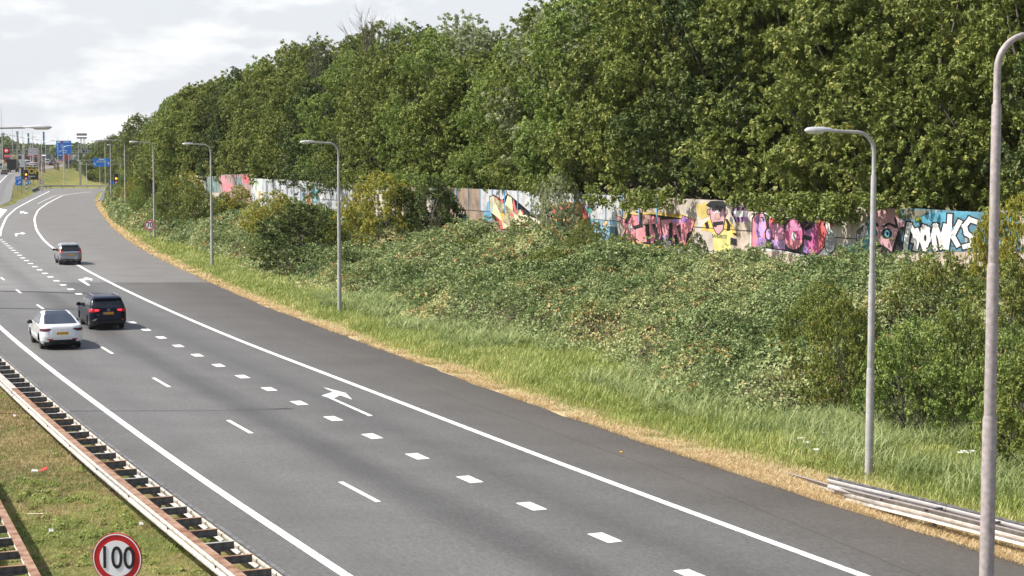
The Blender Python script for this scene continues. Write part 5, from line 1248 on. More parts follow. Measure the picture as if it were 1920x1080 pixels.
for y0, y1, n, ls in ((37, 60, 105000, .145), (60, 90, 135000, .155), (90, 125, 95000, .195), (125, 175, 75000, .25), (175, 340, 60000, .40)):
    X, Y, u = on_bank(n, y0, y1, .16, 1.02 if y0 < 170 else 1.4, gb); ue = uedge(X, Y); kp = u > ue + gb.normal(size=n) * .02
    X, Y, u, ue = X[kp], Y[kp], u[kp], ue[kp]; n = len(X)
    e = .25; h = hcover(X, Y); hx = (hcover(X + e, Y) - h) / e; hy = (hcover(X, Y + e) - h) / e
    fade = (sst(0, .10, u - ue) * .75 + .25) * (1 - .72 * sst(.74, .97, u))
    Z = gz(X, Y) + h * fade - np.abs(gb.normal(size=n)) * .13 + .05
    P = np.stack([X, Y, Z], 1); Nn = unit(np.stack([-hx * 1.0, -hy * 1.0 - .25, np.ones(n) * .75], 1) + rdir(n, gb) * .8)
    L = ls * gb.uniform(.6, 1.3, n); V, Fq = leaf_quads(P, Nn, L, L * .72, gb, .3)
    patch = fbm(X * .22 + 40, Y * .22, 3); red = (fbm(X * .5 + 70, Y * .5, 3) > .62) & (gb.random(n) > .72)
    tt = np.clip(.02 + (patch - .3) * 1.2 + gb.random(n) * .55, 0, .84); tt = np.where(red, gb.uniform(.84, 1, n), tt)
    PV.append(V); PT.append(tt)
V = np.concatenate(PV); T_ = np.concatenate(PT)
gs = gb
for k_ in range(3400):
    Y = 38 + 120 * gs.random() ** 1.5; u = gs.uniform(.3, .86); X = float(ED(Y)) + u * float(WL(Y) - ED(Y))
    if u < float(uedge(np.array([X]), np.array([Y]))[0]) + .03: continue
    h0 = float(gz(X, Y)) + float(hcover(X, Y)) * .9; az = gs.uniform(0, 6.28); L_ = gs.uniform(.5, 1.3); t_ = np.linspace(0, 1, 16)
    cx = X + np.cos(az) * L_ * t_; cy = Y + np.sin(az) * L_ * t_; cz = h0 + .62 * L_ * np.sin(t_ * 2.3) * gs.uniform(.4, 1) - .05
    P = np.stack([cx, cy, cz], 1) + gs.normal(size=(16, 3)) * .035; P = np.repeat(P, 2, 0) + gs.normal(size=(32, 3)) * .04
    V, Fq = leaf_quads(P, unit(np.array([[0, 0, .9]]) + rdir(32, gs) * .7), (.13 if Y < 90 else .17) * gs.uniform(.7, 1.3, 32), .10 if Y < 90 else .13, gs, .3)
    PV.append(V); PT.append(np.clip(gs.random() * .5 + gs.random(32) * .35, 0, .84))
V = np.concatenate(PV); T_ = np.concatenate(PT)
o = mesh_np('bramble_thicket', V, np.arange(len(V)).reshape(-1, 4), LEAFM['bramble'], tint=T_)
setp(o, 'dense green bramble thicket covering the bank below the painted wall', kind='stuff')
# the dark stems and litter under the leaves
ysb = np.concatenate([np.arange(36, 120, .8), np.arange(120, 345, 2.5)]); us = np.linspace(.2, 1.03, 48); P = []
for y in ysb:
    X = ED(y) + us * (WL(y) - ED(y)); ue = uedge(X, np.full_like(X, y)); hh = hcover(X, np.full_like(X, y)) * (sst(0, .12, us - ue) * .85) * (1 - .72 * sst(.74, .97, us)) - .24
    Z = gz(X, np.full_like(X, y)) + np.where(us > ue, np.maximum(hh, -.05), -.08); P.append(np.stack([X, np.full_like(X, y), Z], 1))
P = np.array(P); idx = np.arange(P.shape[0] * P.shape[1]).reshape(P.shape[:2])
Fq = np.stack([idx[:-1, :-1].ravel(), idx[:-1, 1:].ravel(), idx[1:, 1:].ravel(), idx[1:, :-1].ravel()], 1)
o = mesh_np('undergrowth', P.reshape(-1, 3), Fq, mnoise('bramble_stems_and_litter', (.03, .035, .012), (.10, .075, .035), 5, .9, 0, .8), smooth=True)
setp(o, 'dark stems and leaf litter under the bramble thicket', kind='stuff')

# ------------------------------------------------------------------ verge grass
def scatter(y0, y1, n, d0, d1, g):
    Y = y0 + (y1 - y0) * g.random(n); d = d0 + (d1 - d0) * g.random(n); X = ED(Y) + d * np.sqrt(1 + slope(ED, Y) ** 2); return X, Y, d
gg_ = np.random.default_rng(5); PV = []; PT = []
for y0, y1, n, w in ((36, 60, 105000, .016), (60, 95, 95000, .022), (95, 150, 65000, .035), (150, 300, 40000, .07)):
    X, Y, d = scatter(y0, y1, n, .15, 12, gg_); u = (X - ED(Y)) / (WL(Y) - ED(Y)); near = sst(58, 44, Y)
    tall = sst(.1 + near * 1.3, 2.2 + near * 1.8, d + (fbm(X * .4, Y * .4) - .5) * 1.5)
    kp = (u < uedge(X, Y) + .05 + gg_.random(n) * .06) & (gg_.random(n) < .25 + .75 * tall)
    X, Y, d, tall = X[kp], Y[kp], d[kp], tall[kp]; n = len(X); pt = fbm(X * .6 + 3, Y * .6, 3)
    Hh = (.10 + .34 * tall * (.5 + pt)) * gg_.uniform(.6, 1.3, n) * (1.0 if y1 < 160 else 1.2)
    V, Fq = blades(np.stack([X, Y, gz(X, Y) - .03], 1), Hh, w * gg_.uniform(.7, 1.3, n), gg_.uniform(.1, .75, n), gg_)
    tt = np.clip(-.15 + pt * .55 + gg_.random(n) * .65 + (1 - tall) * .3, 0, 1); PV.append(V); PT.append(tt)
V = np.concatenate(PV); o = mesh_np('verge_grass', V, np.arange(len(V)).reshape(-1, 4), LEAFM['grass'], tint=np.concatenate(PT))
setp(o, 'fresh green grass growing on the verge between straw and brambles', kind='stuff')
PV = []; PT = []
for y0, y1, n, w, dm in ((36, 52, 46000, .011, 2.1), (52, 75, 26000, .014, 1.2), (75, 115, 20000, .020, .9), (115, 200, 16000, .04, 1.0), (200, 330, 9000, .08, 1.5)):
    X, Y, d = scatter(y0, y1, n, -.12, dm, gg_); kp = (gg_.random(n) < np.clip(1.3 - d / dm, .1, 1)) & (fbm(X * .9, Y * .9, 3) > .34 + .22 * gg_.random(n) - .2 * (Y < 52)); X, Y = X[kp], Y[kp]; n = len(X)
    V, Fq = blades(np.stack([X, Y, gz(X, Y) - .01], 1), gg_.uniform(.05, .19, n) * (1 if y1 < 120 else 1.5), w * gg_.uniform(.7, 1.3, n), gg_.uniform(.5, 1.8, n), gg_); PV.append(V); PT.append(gg_.random(n))
V = np.concatenate(PV); o = mesh_np('dry_grass', V, np.arange(len(V)).reshape(-1, 4), LEAFM['straw'], tint=np.concatenate(PT))
setp(o, 'dry straw coloured grass along the edge of the slip road', kind='stuff')
# tall reed like clumps at the foot of the brambles
PV = []; PT = []
for k_ in range(760):
    Y = gg_.uniform(38, 105) if k_ % 4 else gg_.uniform(38, 60); ww = float(WL(Y) - ED(Y)); u = gg_.uniform(.12, .46); X = float(ED(Y)) + u * ww
    if fbm(X * .2 + 11, Y * .2, 2) < .42: continue
    n = 62; P = np.stack([X + gg_.normal(size=n) * .35, Y + gg_.normal(size=n) * .35, np.zeros(n)], 1); P[:, 2] = gz(P[:, 0], P[:, 1]) + (.25 if u > .33 else 0)
    V, Fq = blades(P, gg_.uniform(.35, 1.0, n), .024 * (Y / 50) * gg_.uniform(.6, 1.4, n), gg_.uniform(.1, 1.2, n), gg_); PV.append(V); PT.append(np.clip(gg_.random(n) * .6 + gg_.random() * .4, 0, 1))
V = np.concatenate(PV); o = mesh_np('reed_clumps', V, np.arange(len(V)).reshape(-1, 4), LEAFM['reed'], tint=np.concatenate(PT))
setp(o, 'tall bluish green reed grass at the foot of the brambles', kind='stuff')
PV = []; PT = []
for k_ in range(1500):
    Y = 37 + 90 * gg_.random() ** 1.3; ww = float(WL(Y) - ED(Y)); u = gg_.uniform(.07, .44); X = float(ED(Y)) + u * ww
    if fbm(np.array([X * .35 + 21]), np.array([Y * .35]), 3)[0] < .50: continue
    n = 34; r_ = gg_.uniform(.12, .4); D = rdir(n, gg_); D[:, 2] = np.abs(D[:, 2]); P = np.array([[X, Y, float(gz(X, Y))]]) + D * np.array([[r_, r_, gg_.uniform(.2, .55)]])
    V, Fq = leaf_quads(P, unit(D + np.array([[0, 0, .6]]) + rdir(n, gg_) * .6), .10 * gg_.uniform(.6, 1.3, n), .05, gg_); PV.append(V); PT.append(np.clip(gg_.random(n) * .5 + gg_.random() * .5, 0, 1))
V = np.concatenate(PV); o = mesh_np('verge_weeds', V, np.arange(len(V)).reshape(-1, 4), LEAFM['weed'], tint=np.concatenate(PT))
setp(o, 'leafy green weeds mixed into the long verge grass', kind='stuff')
# white umbels near the slim lamp post
fm = MB(); M_umb = mflat('white_blossom', (.75, .76, .68), .8)
for px_, py_ in [(1610,815),(1618,808),(1597,809),(1626,818),(1602,822),(1640,805),(1500,822),(1512,830),(1806,847),(1816,850),(1822,846),(1530,845),(1545,812),(1800,850)]:
    q = ray_ground(px_, py_ + 30); r_ = .07
    for a_ in range(6):
        an = a_ * 1.047; fm.box((q.x + r_ * math.cos(an), q.y + r_ * math.sin(an), q.z + .47), (.05, .05, .02), an)
    fm.tube([(q.x, q.y, q.z), (q.x, q.y, q.z + .46)], .006, 4)
setp(fm.build('umbel_flowers', M_umb), 'white umbel flowers in the long grass around the slim lamp post', kind='stuff')

# ------------------------------------------------------------------ median grass and weeds
gm_ = np.random.default_rng(9)
n = 180000; Y = 30 + 60 * gm_.random(n) ** 1.15; dd = -8.9 - 10.5 * gm_.random(n); X = BLK(Y) + dd / cosr
kp = np.abs(X / Y) < .32; X, Y = X[kp], Y[kp]; n = len(X); pt = fbm(X * .30, Y * .30, 4); p2 = fbm(X * 1.6 + 8, Y * 1.6, 2)
green = pt + (p2 - .5) * .7 > .53 + .20 * sst(46, 60, Y) * (Y < 75)
V, Fq = blades(np.stack([X, Y, gz(X, Y) - .02], 1), gm_.uniform(.05, .17, n), .010 * (Y / 40) * gm_.uniform(.7, 1.4, n), gm_.uniform(.3, 1.3, n), gm_)
V4 = V.reshape(-1, 4, 3)
for mk, mn, nm, lb in ((green, 'weed', 'median_grass', 'short green grass and weeds in the median'), (~green & (gm_.random(n) > .35), 'straw', 'median_straw', 'short dry brownish grass in the median')):
    v = V4[mk].reshape(-1, 3); o = mesh_np(nm, v, np.arange(len(v)).reshape(-1, 4), LEAFM[mn] if mn == 'weed' else mleaf('brown_dry_blades', [(0, (.18, .12, .06)), (.5, (.34, .24, .13)), (1, (.55, .45, .28))], .2, .8, .1), tint=gm_.random(mk.sum())); setp(o, lb, kind='stuff')
PV = []; PT = []
def weed(X, Y, r, h, n):
    D = rdir(n, gm_); D[:, 2] = np.abs(D[:, 2]); P = np.array([[X, Y, float(gz(X, Y))]]) + D * np.array([[r, r, h]]) * gm_.uniform(.3, 1, (n, 1)); L = .07 * gm_.uniform(.6, 1.4, n)
    V, Fq = leaf_quads(P, unit(D + np.array([[0, 0, .7]]) + rdir(n, gm_) * .5), L, L * .7, gm_); PV.append(V); PT.append(np.clip(gm_.random(n) * .6 + gm_.random() * .4, 0, 1))
for k_ in range(900):
    Y = gm_.uniform(31, 75); X = float(BLK(Y)) - gm_.uniform(9.4, 19) / cosr
    if fbm(np.array([X * .30]), np.array([Y * .30]), 4)[0] < .47 + .12 * (52 < Y < 68): continue
    weed(X, Y, gm_.uniform(.10, .32), gm_.uniform(.06, .22), 60)
for k_ in range(150):
    Y = gm_.uniform(30, 85); X = float(BLK(Y)) - (8.42 + abs(gm_.normal()) * .25 if k_ % 3 else gm_.uniform(8.9, 9.5)) / cosr
    if fbm(np.array([Y * .5]), np.array([2.2]), 2)[0] < .40: continue
    weed(X, Y, gm_.uniform(.08, .24), gm_.uniform(.08, .30), 55)
V = np.concatenate(PV); o = mesh_np('median_weeds', V, np.arange(len(V)).reshape(-1, 4), LEAFM['weed'], tint=np.concatenate(PT))
setp(o, 'leafy green weeds in the median and along its steel barrier', kind='stuff')
# litter
def litter(px_, py_, build, name, label, cat):
    q = ray_ground(px_, py_); t = setp(build().build(name, None or M_lit0), label, cat); t.location = q + Vector((0, 0, .06)); return t
M_lit0 = mflat('bleached_wood', (.62, .52, .38), .8); M_redp = mflat('red_plastic', (.75, .08, .07), .5); M_wp = mflat('white_plastic', (.75, .76, .78), .5)
q = ray_ground(70, 970); t = thing('wooden_plank', 'short bleached wooden plank lying in the median grass', 'plank', q + Vector((0, 0, .05)), .15); MB().box((0, 0, 0), (.52, .09, .03)).build('board', M_lit0, t)
q = ray_ground(72, 889); t = thing('plastic_litter', 'red and white piece of plastic litter in the median', 'litter', q + Vector((0, 0, .05)), .3)
MB().prism([(-.06, -.1), (.12, -.02), (.16, .1), (0, .04)], (.1, 0, .06), (1, 0, 0), (0, .8, .5), .012).build('red_piece', M_redp, t); MB().prism([(-.16, -.05), (.02, -.08), (.03, .02), (-.12, .05)], (-.04, 0, .04), (1, 0, 0), (0, .9, .3), .012).build('white_piece', M_wp, t)
for px_, py_, lb in [(27, 785, 'white scrap of litter beside the grass left of the barrier'), (264, 988, 'white scrap of litter right of the 100 sign'), (95, 1002, 'pale scrap of litter above the 100 sign')]:
    q = ray_ground(px_, py_); t = thing('paper_scrap', lb, 'litter', q + Vector((0, 0, .06)), .7); MB().prism([(-.06, -.04), (.05, -.06), (.07, .03), (-.02, .06)], (0, 0, .02), (1, 0, 0), (0, .8, .5), .01).build('scrap', M_wp, t)
q = at(1164, 848, .01); t = thing('yellow_leaf', 'yellow fallen leaf on the dark shoulder', 'leaf', q, .4); MB().prism([(-.06, -.02), (0, -.05), (.07, 0), (.01, .04)], (0, 0, .015), (1, 0, 0), (0, .95, .3), .006).build('blade', M_plate, t)
# ------------------------------------------------------------------ far end: signs, signals, gantries, traffic
def frame_at(px, py, Y):
    return atY(px, py, Y)
def mpp(Y): return Y / F
def board(name, px0, py0, px1, py1, Y, label, mat, cat='sign', posts=(), post_mat=None, base=None, th=.12, parent=None, post_r=.09):
    """upright rectangular board facing the camera, standing on posts"""
    a = atY(px0, py0, Y); b = atY(px1, py1, Y); cx = (a.x + b.x) / 2; w = abs(b.x - a.x); z1, z0 = a.z, b.z
    gz0 = g1(cx, Y)
    t = thing(name, label, cat, (cx, Y, gz0), 0)
    MB().box((0, 0, (z0 + z1) / 2 - gz0), (w, th, z1 - z0)).build('panel', mat, t)
    for p in posts:
        x = (p - (px0 + px1) / 2) * mpp(Y); MB().tube([(x, th * .5 + post_r, -.3), (x, th * .5 + post_r, z1 - gz0 - .1)], post_r, 8).build('post', post_mat or M_galv, t, True)
    return t, w, z0 - gz0, z1 - gz0
def bars(t, rects, mat, y=-.085, name='lettering'):
    m = MB()
    for x, z, w, h in rects: m.box((x, y, z), (w, .02, h))
    o = m.build(name, mat, t); return o
def arrow(t, x, z, s, mat, y=-.08, name='arrow', ang=0):
    P = [(-.1, -.5), (.1, -.5), (.1, .1), (.32, -.02), (0, .5), (-.32, -.02), (-.1, .1)]; c, q = math.cos(ang), math.sin(ang)
    MB().prism([(a * s * c - b * s * q, a * s * q + b * s * c) for a, b in P], (x, y, z), (1, 0, 0), (0, 0, 1), .02).build(name, mat, t)
# UIT exit sign
t, w, z0, z1 = board('exit_sign', 29, 331, 42, 347.3, 352, 'blue UIT exit sign with white arrow on the gore island', M_blue, posts=(31.5, 40))
text_obj('UIT', .62, M_white, t, (0, -.07, z1 - .42), (math.pi / 2, 0, 0), .01, 'lettering', 1.0, .01); arrow(t, .1, z0 + .55, .85, M_white, ang=-.8)
# small blue sign behind the signal
t, w, z0, z1 = board('direction_sign', 49.5, 338, 57, 346, 385, 'small blue arrow sign behind the amber signal on the gore', M_blue, posts=(53,))
arrow(t, -.25, (z0 + z1) / 2, .7, M_white); arrow(t, .25, (z0 + z1) / 2, .7, M_white)
def signal(px0, py0, px1, py1, Y, basey, label, striped):
    a = atY(px0, py0, Y); b = atY(px1, py1, Y); cx = (a.x + b.x) / 2; w = b.x - a.x; h = a.z - b.z; zg = max(g1(cx, Y), atY(px0, basey, Y).z) if False else g1(cx, Y)
    t = thing('traffic_signal', label, 'signal', (cx, Y, zg)); zb = b.z - zg; r = w / 2
    poly = [(-r, 0), (r, 0)] + [(r * math.cos(q), h - r + r * math.sin(q)) for q in np.linspace(0, math.pi, 12)]
    MB().prism(poly, (0, 0, zb), (1, 0, 0), (0, 0, 1), .12).build('backboard', M_galv, t)
    poly = [(-r * .86, .08), (r * .86, .08)] + [(r * .86 * math.cos(q), h - r + r * .86 * math.sin(q)) for q in np.linspace(0, math.pi, 12)]
    MB().prism(poly, (0, -.125, zb), (1, 0, 0), (0, 0, 1), .02).build('dark_face', M_black, t)
    o = disc(r * .38, -.19, .05, 20).build('amber_lamp', memit('lit_amber_lamp', (1.0, .36, .02), 2.2), t); o.location.z = zb + h * .52
    o = disc(r * .34, -.17, .03, 20).build('dark_lamp', M_trim, t); o.location.z = zb + h * .78
    MB().prism([(-r * .85, 0), (r * .85, 0), (0, r * 1.6)], (0, -.16, zb + .08), (1, 0, 0), (0, 0, 1), .03).build('warning_triangle', M_red, t)
    MB().prism([(-r * .5, .13), (r * .5, .13), (0, r * 1.15)], (0, -.2, zb + .08), (1, 0, 0), (0, 0, 1), .02).build('triangle_face', M_white, t)
    n = 6
    for i in range(n):
        z = zb * i / n; MB().tube([(0, .1, z - (.2 if i == 0 else 0)), (0, .1, zb * (i + 1) / n)], .11, 8).build('post_band' if striped else 'post', (M_black if i % 2 else M_white) if striped else M_galv, t, True)
    MB().box((0, -.02, zb - .12), (w * .8, .04, .16)).build('under_plate', M_galv, t)
signal(44.4, 317, 54, 338, 372, 362, 'amber flashing signal with warning triangle on a striped post', True)
signal(213, 324, 223.5, 346, 330, 352, 'amber flashing signal among the shrubs at the bend', False)
t, w, z0, z1 = board('direction_sign', 204, 339, 213, 346.6, 345, 'small blue plate left of the signal at the bend', M_blue, posts=(207,))
t, w, z0, z1 = board('marker_plate', 202, 347, 205.6, 352.5, 345, 'small orange plate below the blue plate at the bend', mflat('orange_plate', (.75, .16, .03), .5), 'sign', posts=(204,), post_r=.03)
# warning triangle over round sign
a = atY(77.6, 334, 402); zg = g1(a.x, 402); t = thing('warning_sign', 'red warning triangle above a round sign on the far grassy bank', 'road sign', (a.x, 402, zg))
k_ = mpp(402); MB().prism([(-3.6 * k_, 0), (3.6 * k_, 0), (0, 6.4 * k_)], (0, 0, atY(77, 337.3, 402).z - zg), (1, 0, 0), (0, 0, 1), .05).build('triangle', M_red, t)
MB().prism([(-2.1 * k_, .8 * k_), (2.1 * k_, .8 * k_), (0, 4.6 * k_)], (0, -.06, atY(77, 337.3, 402).z - zg), (1, 0, 0), (0, 0, 1), .02).build('triangle_face', M_white, t)
zc = atY(77, 341.3, 402).z - zg; o = disc(3.7 * k_, -.05, .04, 24).build('round_plate', M_red, t); o.location.z = zc; o = disc(2.6 * k_, -.075, .02, 24).build('round_face', M_white, t); o.location.z = zc
text_obj('50', .5, M_black, t, (0, -.09, zc), (math.pi / 2, 0, 0), .0, 'digits')
MB().tube([(0, .1, -.3), (0, .1, zc + 1.0)], .06, 8).build('post', M_galv, t, True)
# billboard
t, w, z0, z1 = board('billboard', 39.5, 313.5, 72, 337, 428, 'black billboard with big yellow letters behind the amber signal', mflat('black_billboard', (.018, .024, .028), .5), 'billboard', posts=(43, 62, 71), th=.25)
text_obj('TOP', 1.75, mflat('yellow_letters', (.70, .50, .02), .5), t, (.45, -.15, z0 + (z1 - z0) * .66), (math.pi / 2, 0, 0), .06, 'lettering', 1.0, .02)
bars(t, [(.2, z0 + .85, 1.3, .16), (1.15, z0 + .85, .35, .16), (.0, z0 + .42, .8, .10)], M_white, -.15, 'small_print')
# big blue panel on its post
t, w, z0, z1 = board('route_sign', 105.3, 263.7, 134, 289, 585, 'large blue route sign above the grassy bank', M_blue, posts=(119.5,), post_r=.16)
bars(t, [(-w * .33, z1 - .45, w * .22, .45), (w * .18, z1 - .45, w * .38, .22)] + [(-w * .12 + .2 * i, z1 - 1.5 - i * .62, [w * .18, w * .24, w * .16, w * .46, w * .26][i], .2) for i in range(5)], M_white, -.085)
bars(t, [(-w * .10, z1 - .45, w * .18, .45)], M_red, -.085, 'red_shield'); MB().box((-w * .40, -.08, (z0 + z1) / 2 - .2), (.16, .02, (z1 - z0) * .72)).build('stem', M_white, t); arrow(t, -w * .28, z0 + .85, .8, M_white, ang=-.8)
# blue gantry over the slip road
Yg = 461.0; a = atY(151, 347.7, Yg); tz = atY(151, 300, Yg).z; zl = atY(151, 308, Yg).z; zg = g1(a.x, Yg)
t = thing('sign_gantry', 'steel lattice gantry with blue signs over the slip road', 'gantry', (a.x, Yg, zg)); span = (262 - 151) * mpp(Yg)
MB().box((0, 0, (tz - zg) / 2), (.42, .5, tz - zg)).build('column', M_galv, t); MB().box((span, 0, (tz - zg) / 2), (.42, .5, tz - zg)).build('column', M_galv, t)
MB().box((span / 2, -.2, tz - zg), (span, .16, .16)).box((span / 2, -.2, zl - zg), (span, .16, .16)).build('chord', M_galv, t)
nb = 9
for i in range(nb):
    x0, x1 = span * i / nb, span * (i + 1) / nb; hh = (zl, tz) if i % 2 == 0 else (tz, zl)
    MB().tube([(x0, -.2, hh[0] - zg), (x1, -.2, hh[1] - zg)], .07, 5).build('lattice_bar', M_galv, t)
for px0, px1, lab, txt in ((175, 207, 'wide blue sign on the lattice gantry', 1), (220.6, 239, 'narrow blue sign on the lattice gantry', 2)):
    a0 = atY(px0, 296.6, Yg); b0 = atY(px1, 312.3, Yg); cx = (a0.x + b0.x) / 2 - t.location.x; w = b0.x - a0.x; zc = (a0.z + b0.z) / 2 - zg; h = a0.z - b0.z
    s = thing('gantry_sign', lab, 'sign', (cx + t.location.x, Yg - .45, zc + zg)); MB().box((0, 0, 0), (w, .12, h)).build('panel', M_blue, s)
    bars(s, [(0, .1 * h, w * .55, .36)], M_white, -.075, 'white_field'); bars(s, [(0, .1 * h, w * .48, .16)], M_black, -.095, 'lettering'); bars(s, [(0, .36 * h, w * .3, .2)], M_white, -.075, 'upper_lettering')
    arrow(s, -w * .40, -h * .18, .8, M_white, -.075, ang=.5)
    if txt == 1: arrow(s, w * .42, -h * .1, .8, M_white, -.075, ang=.5)
# motorway gantries
def gantry(px0, px1, yt, yb, Y, label, boxes, n=14, right_post=True):
    a = atY(px0, yt, Y); b = atY(px1, yb, Y); zg = float(zm(Y)); cx = a.x; L = b.x - a.x
    t = thing('sign_gantry', label, 'gantry', (a.x, Y, zg)); z1 = a.z - zg; z0 = b.z - zg
    MB().box((L / 2, 0, z1), (L, .18, .18)).box((L / 2, 0, z0), (L, .18, .18)).build('chord', M_galv, t)
    for i in range(n):
        x0, x1 = L * i / n, L * (i + 1) / n; hh = (z0, z1) if i % 2 == 0 else (z1, z0); MB().tube([(x0, 0, hh[0]), (x1, 0, hh[1])], .08, 5).build('lattice_bar', M_galv, t)
    MB().box((L, .3, z1 / 2 - .3), (.5, .5, z1 + .6)).build('column', M_galv, t); MB().box((0, .3, z1 / 2 - .3), (.5, .5, z1 + .6)).build('column', M_galv, t)
    return t, zg
gantry(-90, 72, 280.5, 287, 560, 'long pale lattice gantry over the distant motorway at the left', None, 22)
gantry(128, 176, 282, 286, 800, 'farther lattice gantry seen right of the big blue sign', None, 10)
def matrix(px, py, Y, r, label):
    a = atY(px, py, Y); t = thing('matrix_sign', label, 'sign', (a.x, Y - .6, a.z)); k_ = mpp(Y)
    MB().box((0, 0, 0), (r * 2 * k_, .4, r * 1.9 * k_)).build('housing', M_black, t)
    disc(r * .66 * k_, -.24, .03, 26, r_in=r * .5 * k_).build('red_ring', memit('lit_red_ring', (1.0, .05, .06), 1.0), t)
    text_obj('50', r * .62 * k_, memit('lit_white_digits', (1, .9, .9), .7), t, (0, -.24, 0), (math.pi / 2, 0, 0), .02, 'digits')
    for s_ in (-1, 1): MB().box((s_ * r * .5 * k_, .25, 0), (.08, .1, r * 1.9 * k_)).build('bracket', M_galv, t)
matrix(13.3, 282.5, 556, 5.6, 'lit matrix sign with red ring on the long pale gantry')
for px_, lb in ((157, 'dark matrix box on the farther gantry'), (-40, 'dark matrix box beyond the left edge')):
    pass
a = atY(157, 284, 798); t = thing('matrix_sign', 'dark matrix box on the farther gantry', 'sign', a); MB().box((0, 0, 0), (1.0, .3, 1.2)).build('housing', M_black, t); MB().box((0, -.18, 0), (.8, .05, .9)).build('screen', M_trim, t)
a = atY(169, 286, 798); t = thing('gantry_sign', 'small blue sign hanging at the right end of the farther gantry', 'sign', a); MB().box((0, 0, 0), (1.9, .2, 1.3)).build('panel', M_blue, t); bars(t, [(0, 0, 1.2, .2)], M_white, -.12)
# white board with pink corners behind the gantry
t, w, z0, z1 = board('advertising_board', 52.5, 277.5, 73, 290.5, 700, 'pale billboard with pink corners behind the long gantry', mflat('pale_board', (.60, .60, .64), .6), 'billboard', posts=(56, 63, 70), th=.3)
bars(t, [(-w * .46, z1 - .35, w * .08, .6), (w * .46, z1 - .35, w * .08, .6)], mflat('pink_print', (.60, .08, .20), .6), -.16, 'pink_corner'); bars(t, [(0, z1 - 1.0, w * .8, .12), (0, z1 - 1.6, w * .6, .12)], M_galv, -.16)
# twin tower boards
a = atY(153.3, 252, 900); t = thing('mast_sign', 'twin dark blue name boards on lattice masts on the skyline', 'sign', (a.x, 900, 0)); k_ = mpp(900)
for yc, nm in ((252.2, 'upper'), (258.5, 'lower')):
    z = atY(153, yc, 900).z; bb = MB().box((0, 0, z), (18.6 * k_, .5, (4.4 if nm == 'upper' else 3.0) * k_)).build('board', mflat('navy_board', (.03, .06, .18), .5), t)
    mm_ = MB()
    for i in range(5): mm_.box(((-6.5 + i * 3.2) * k_, -.28, z), (2.0 * k_, .05, (2.6 if nm == 'upper' else 1.4) * k_))
    mm_.build('lettering', mflat('orange_letters', (.65, .35, .18), .5) if nm == 'upper' else M_galv, bb)
for xx in (-2.0, 4.2):
    for s_ in (-.35, .35): MB().tube([(xx * k_ + s_, .4, 0), (xx * k_ + s_, .4, atY(153, 257, 900).z)], .14, 5).build('mast_leg', M_galv, t)
    MB().tube([(xx * k_ - .35, .4, 6 + 0), (xx * k_ + .35, .4, 8), (xx * k_ - .35, .4, 10), (xx * k_ + .35, .4, 12), (xx * k_ - .35, .4, 14), (xx * k_ + .35, .4, 16)], .08, 4).build('mast_bracing', M_galv, t)
# bridge pylons
M_pyl = mflat('blue_painted_pylon', (.02, .17, .34), .5); M_pyg = mflat('pale_grey_pylon', (.36, .42, .48), .6)
for px0, px1, y0, mat_, lb in ((51.7, 55.4, 250, M_pyl, 'slender blue pylon, left of the two on the skyline'), (80.5, 84.2, 247, M_pyl, 'slender blue pylon, right of the two on the skyline')):
    Y = 1500; a = atY(px0, y0, Y); b = atY(px1, 295, Y); t = thing('bridge_pylon', lb, 'pylon', ((a.x + b.x) / 2, Y, 0)); w = b.x - a.x
    MB().box((0, 0, a.z / 2), (w * .92, 1.6, a.z)).build('shaft', mat_, t); MB().box((0, 0, a.z - .3), (w, 1.8, .7)).build('head', mat_, t)
for px_, y0, lb in ((33, 246, 'pale grey wedge topped bridge pylon nearest the blue pylons'), (7, 249, 'pale grey wedge topped bridge pylon at the left edge')):
    Y = 1700; a = atY(px_, y0, Y); t = thing('bridge_pylon', lb, 'pylon', (a.x, Y, 0)); k_ = mpp(Y); m_ = MB()
    H_ = a.z; m_.prism([(-1.3 * k_, 0), (1.3 * k_, 0), (1.2 * k_, H_ - 8 * k_), (2.2 * k_, H_), (-2.2 * k_, H_), (-1.2 * k_, H_ - 8 * k_)], (0, 0, 0), (1, 0, 0), (0, 0, 1), 2).build('shaft', M_pyg, t)
    MB().tube([(-1 * k_, 0, H_ * .8), (-4.5 * k_, 0, 0)], .35, 5).build('stay', M_pyg, t); MB().tube([(1 * k_, 0, H_ * .8), (4.5 * k_, 0, 0)], .35, 5).build('stay', M_pyg, t)
# cable with lamps across the sky
P = [atY(px_, py_, 1300) for px_, py_ in [(-20, 249), (0, 250.3), (15, 252.5), (30, 255), (45, 258), (60, 260.5), (78, 263)]]
t = thing('lamp_cable', 'row of small lamps strung on a cable across the distant sky', 'cable', P[0]); MB().tube([p - P[0] for p in P], .09, 4).build('wire', M_darksteel, t)
for i in range(1, 13):
    f = i / 13 * (len(P) - 1); q = P[int(f)].lerp(P[int(f) + 1], f - int(f)) - P[0]; o = MB().box((q.x, q.y, q.z - .3), (.75, .5, .65), 0, .7).build('small_lamp', M_darksteel, t)
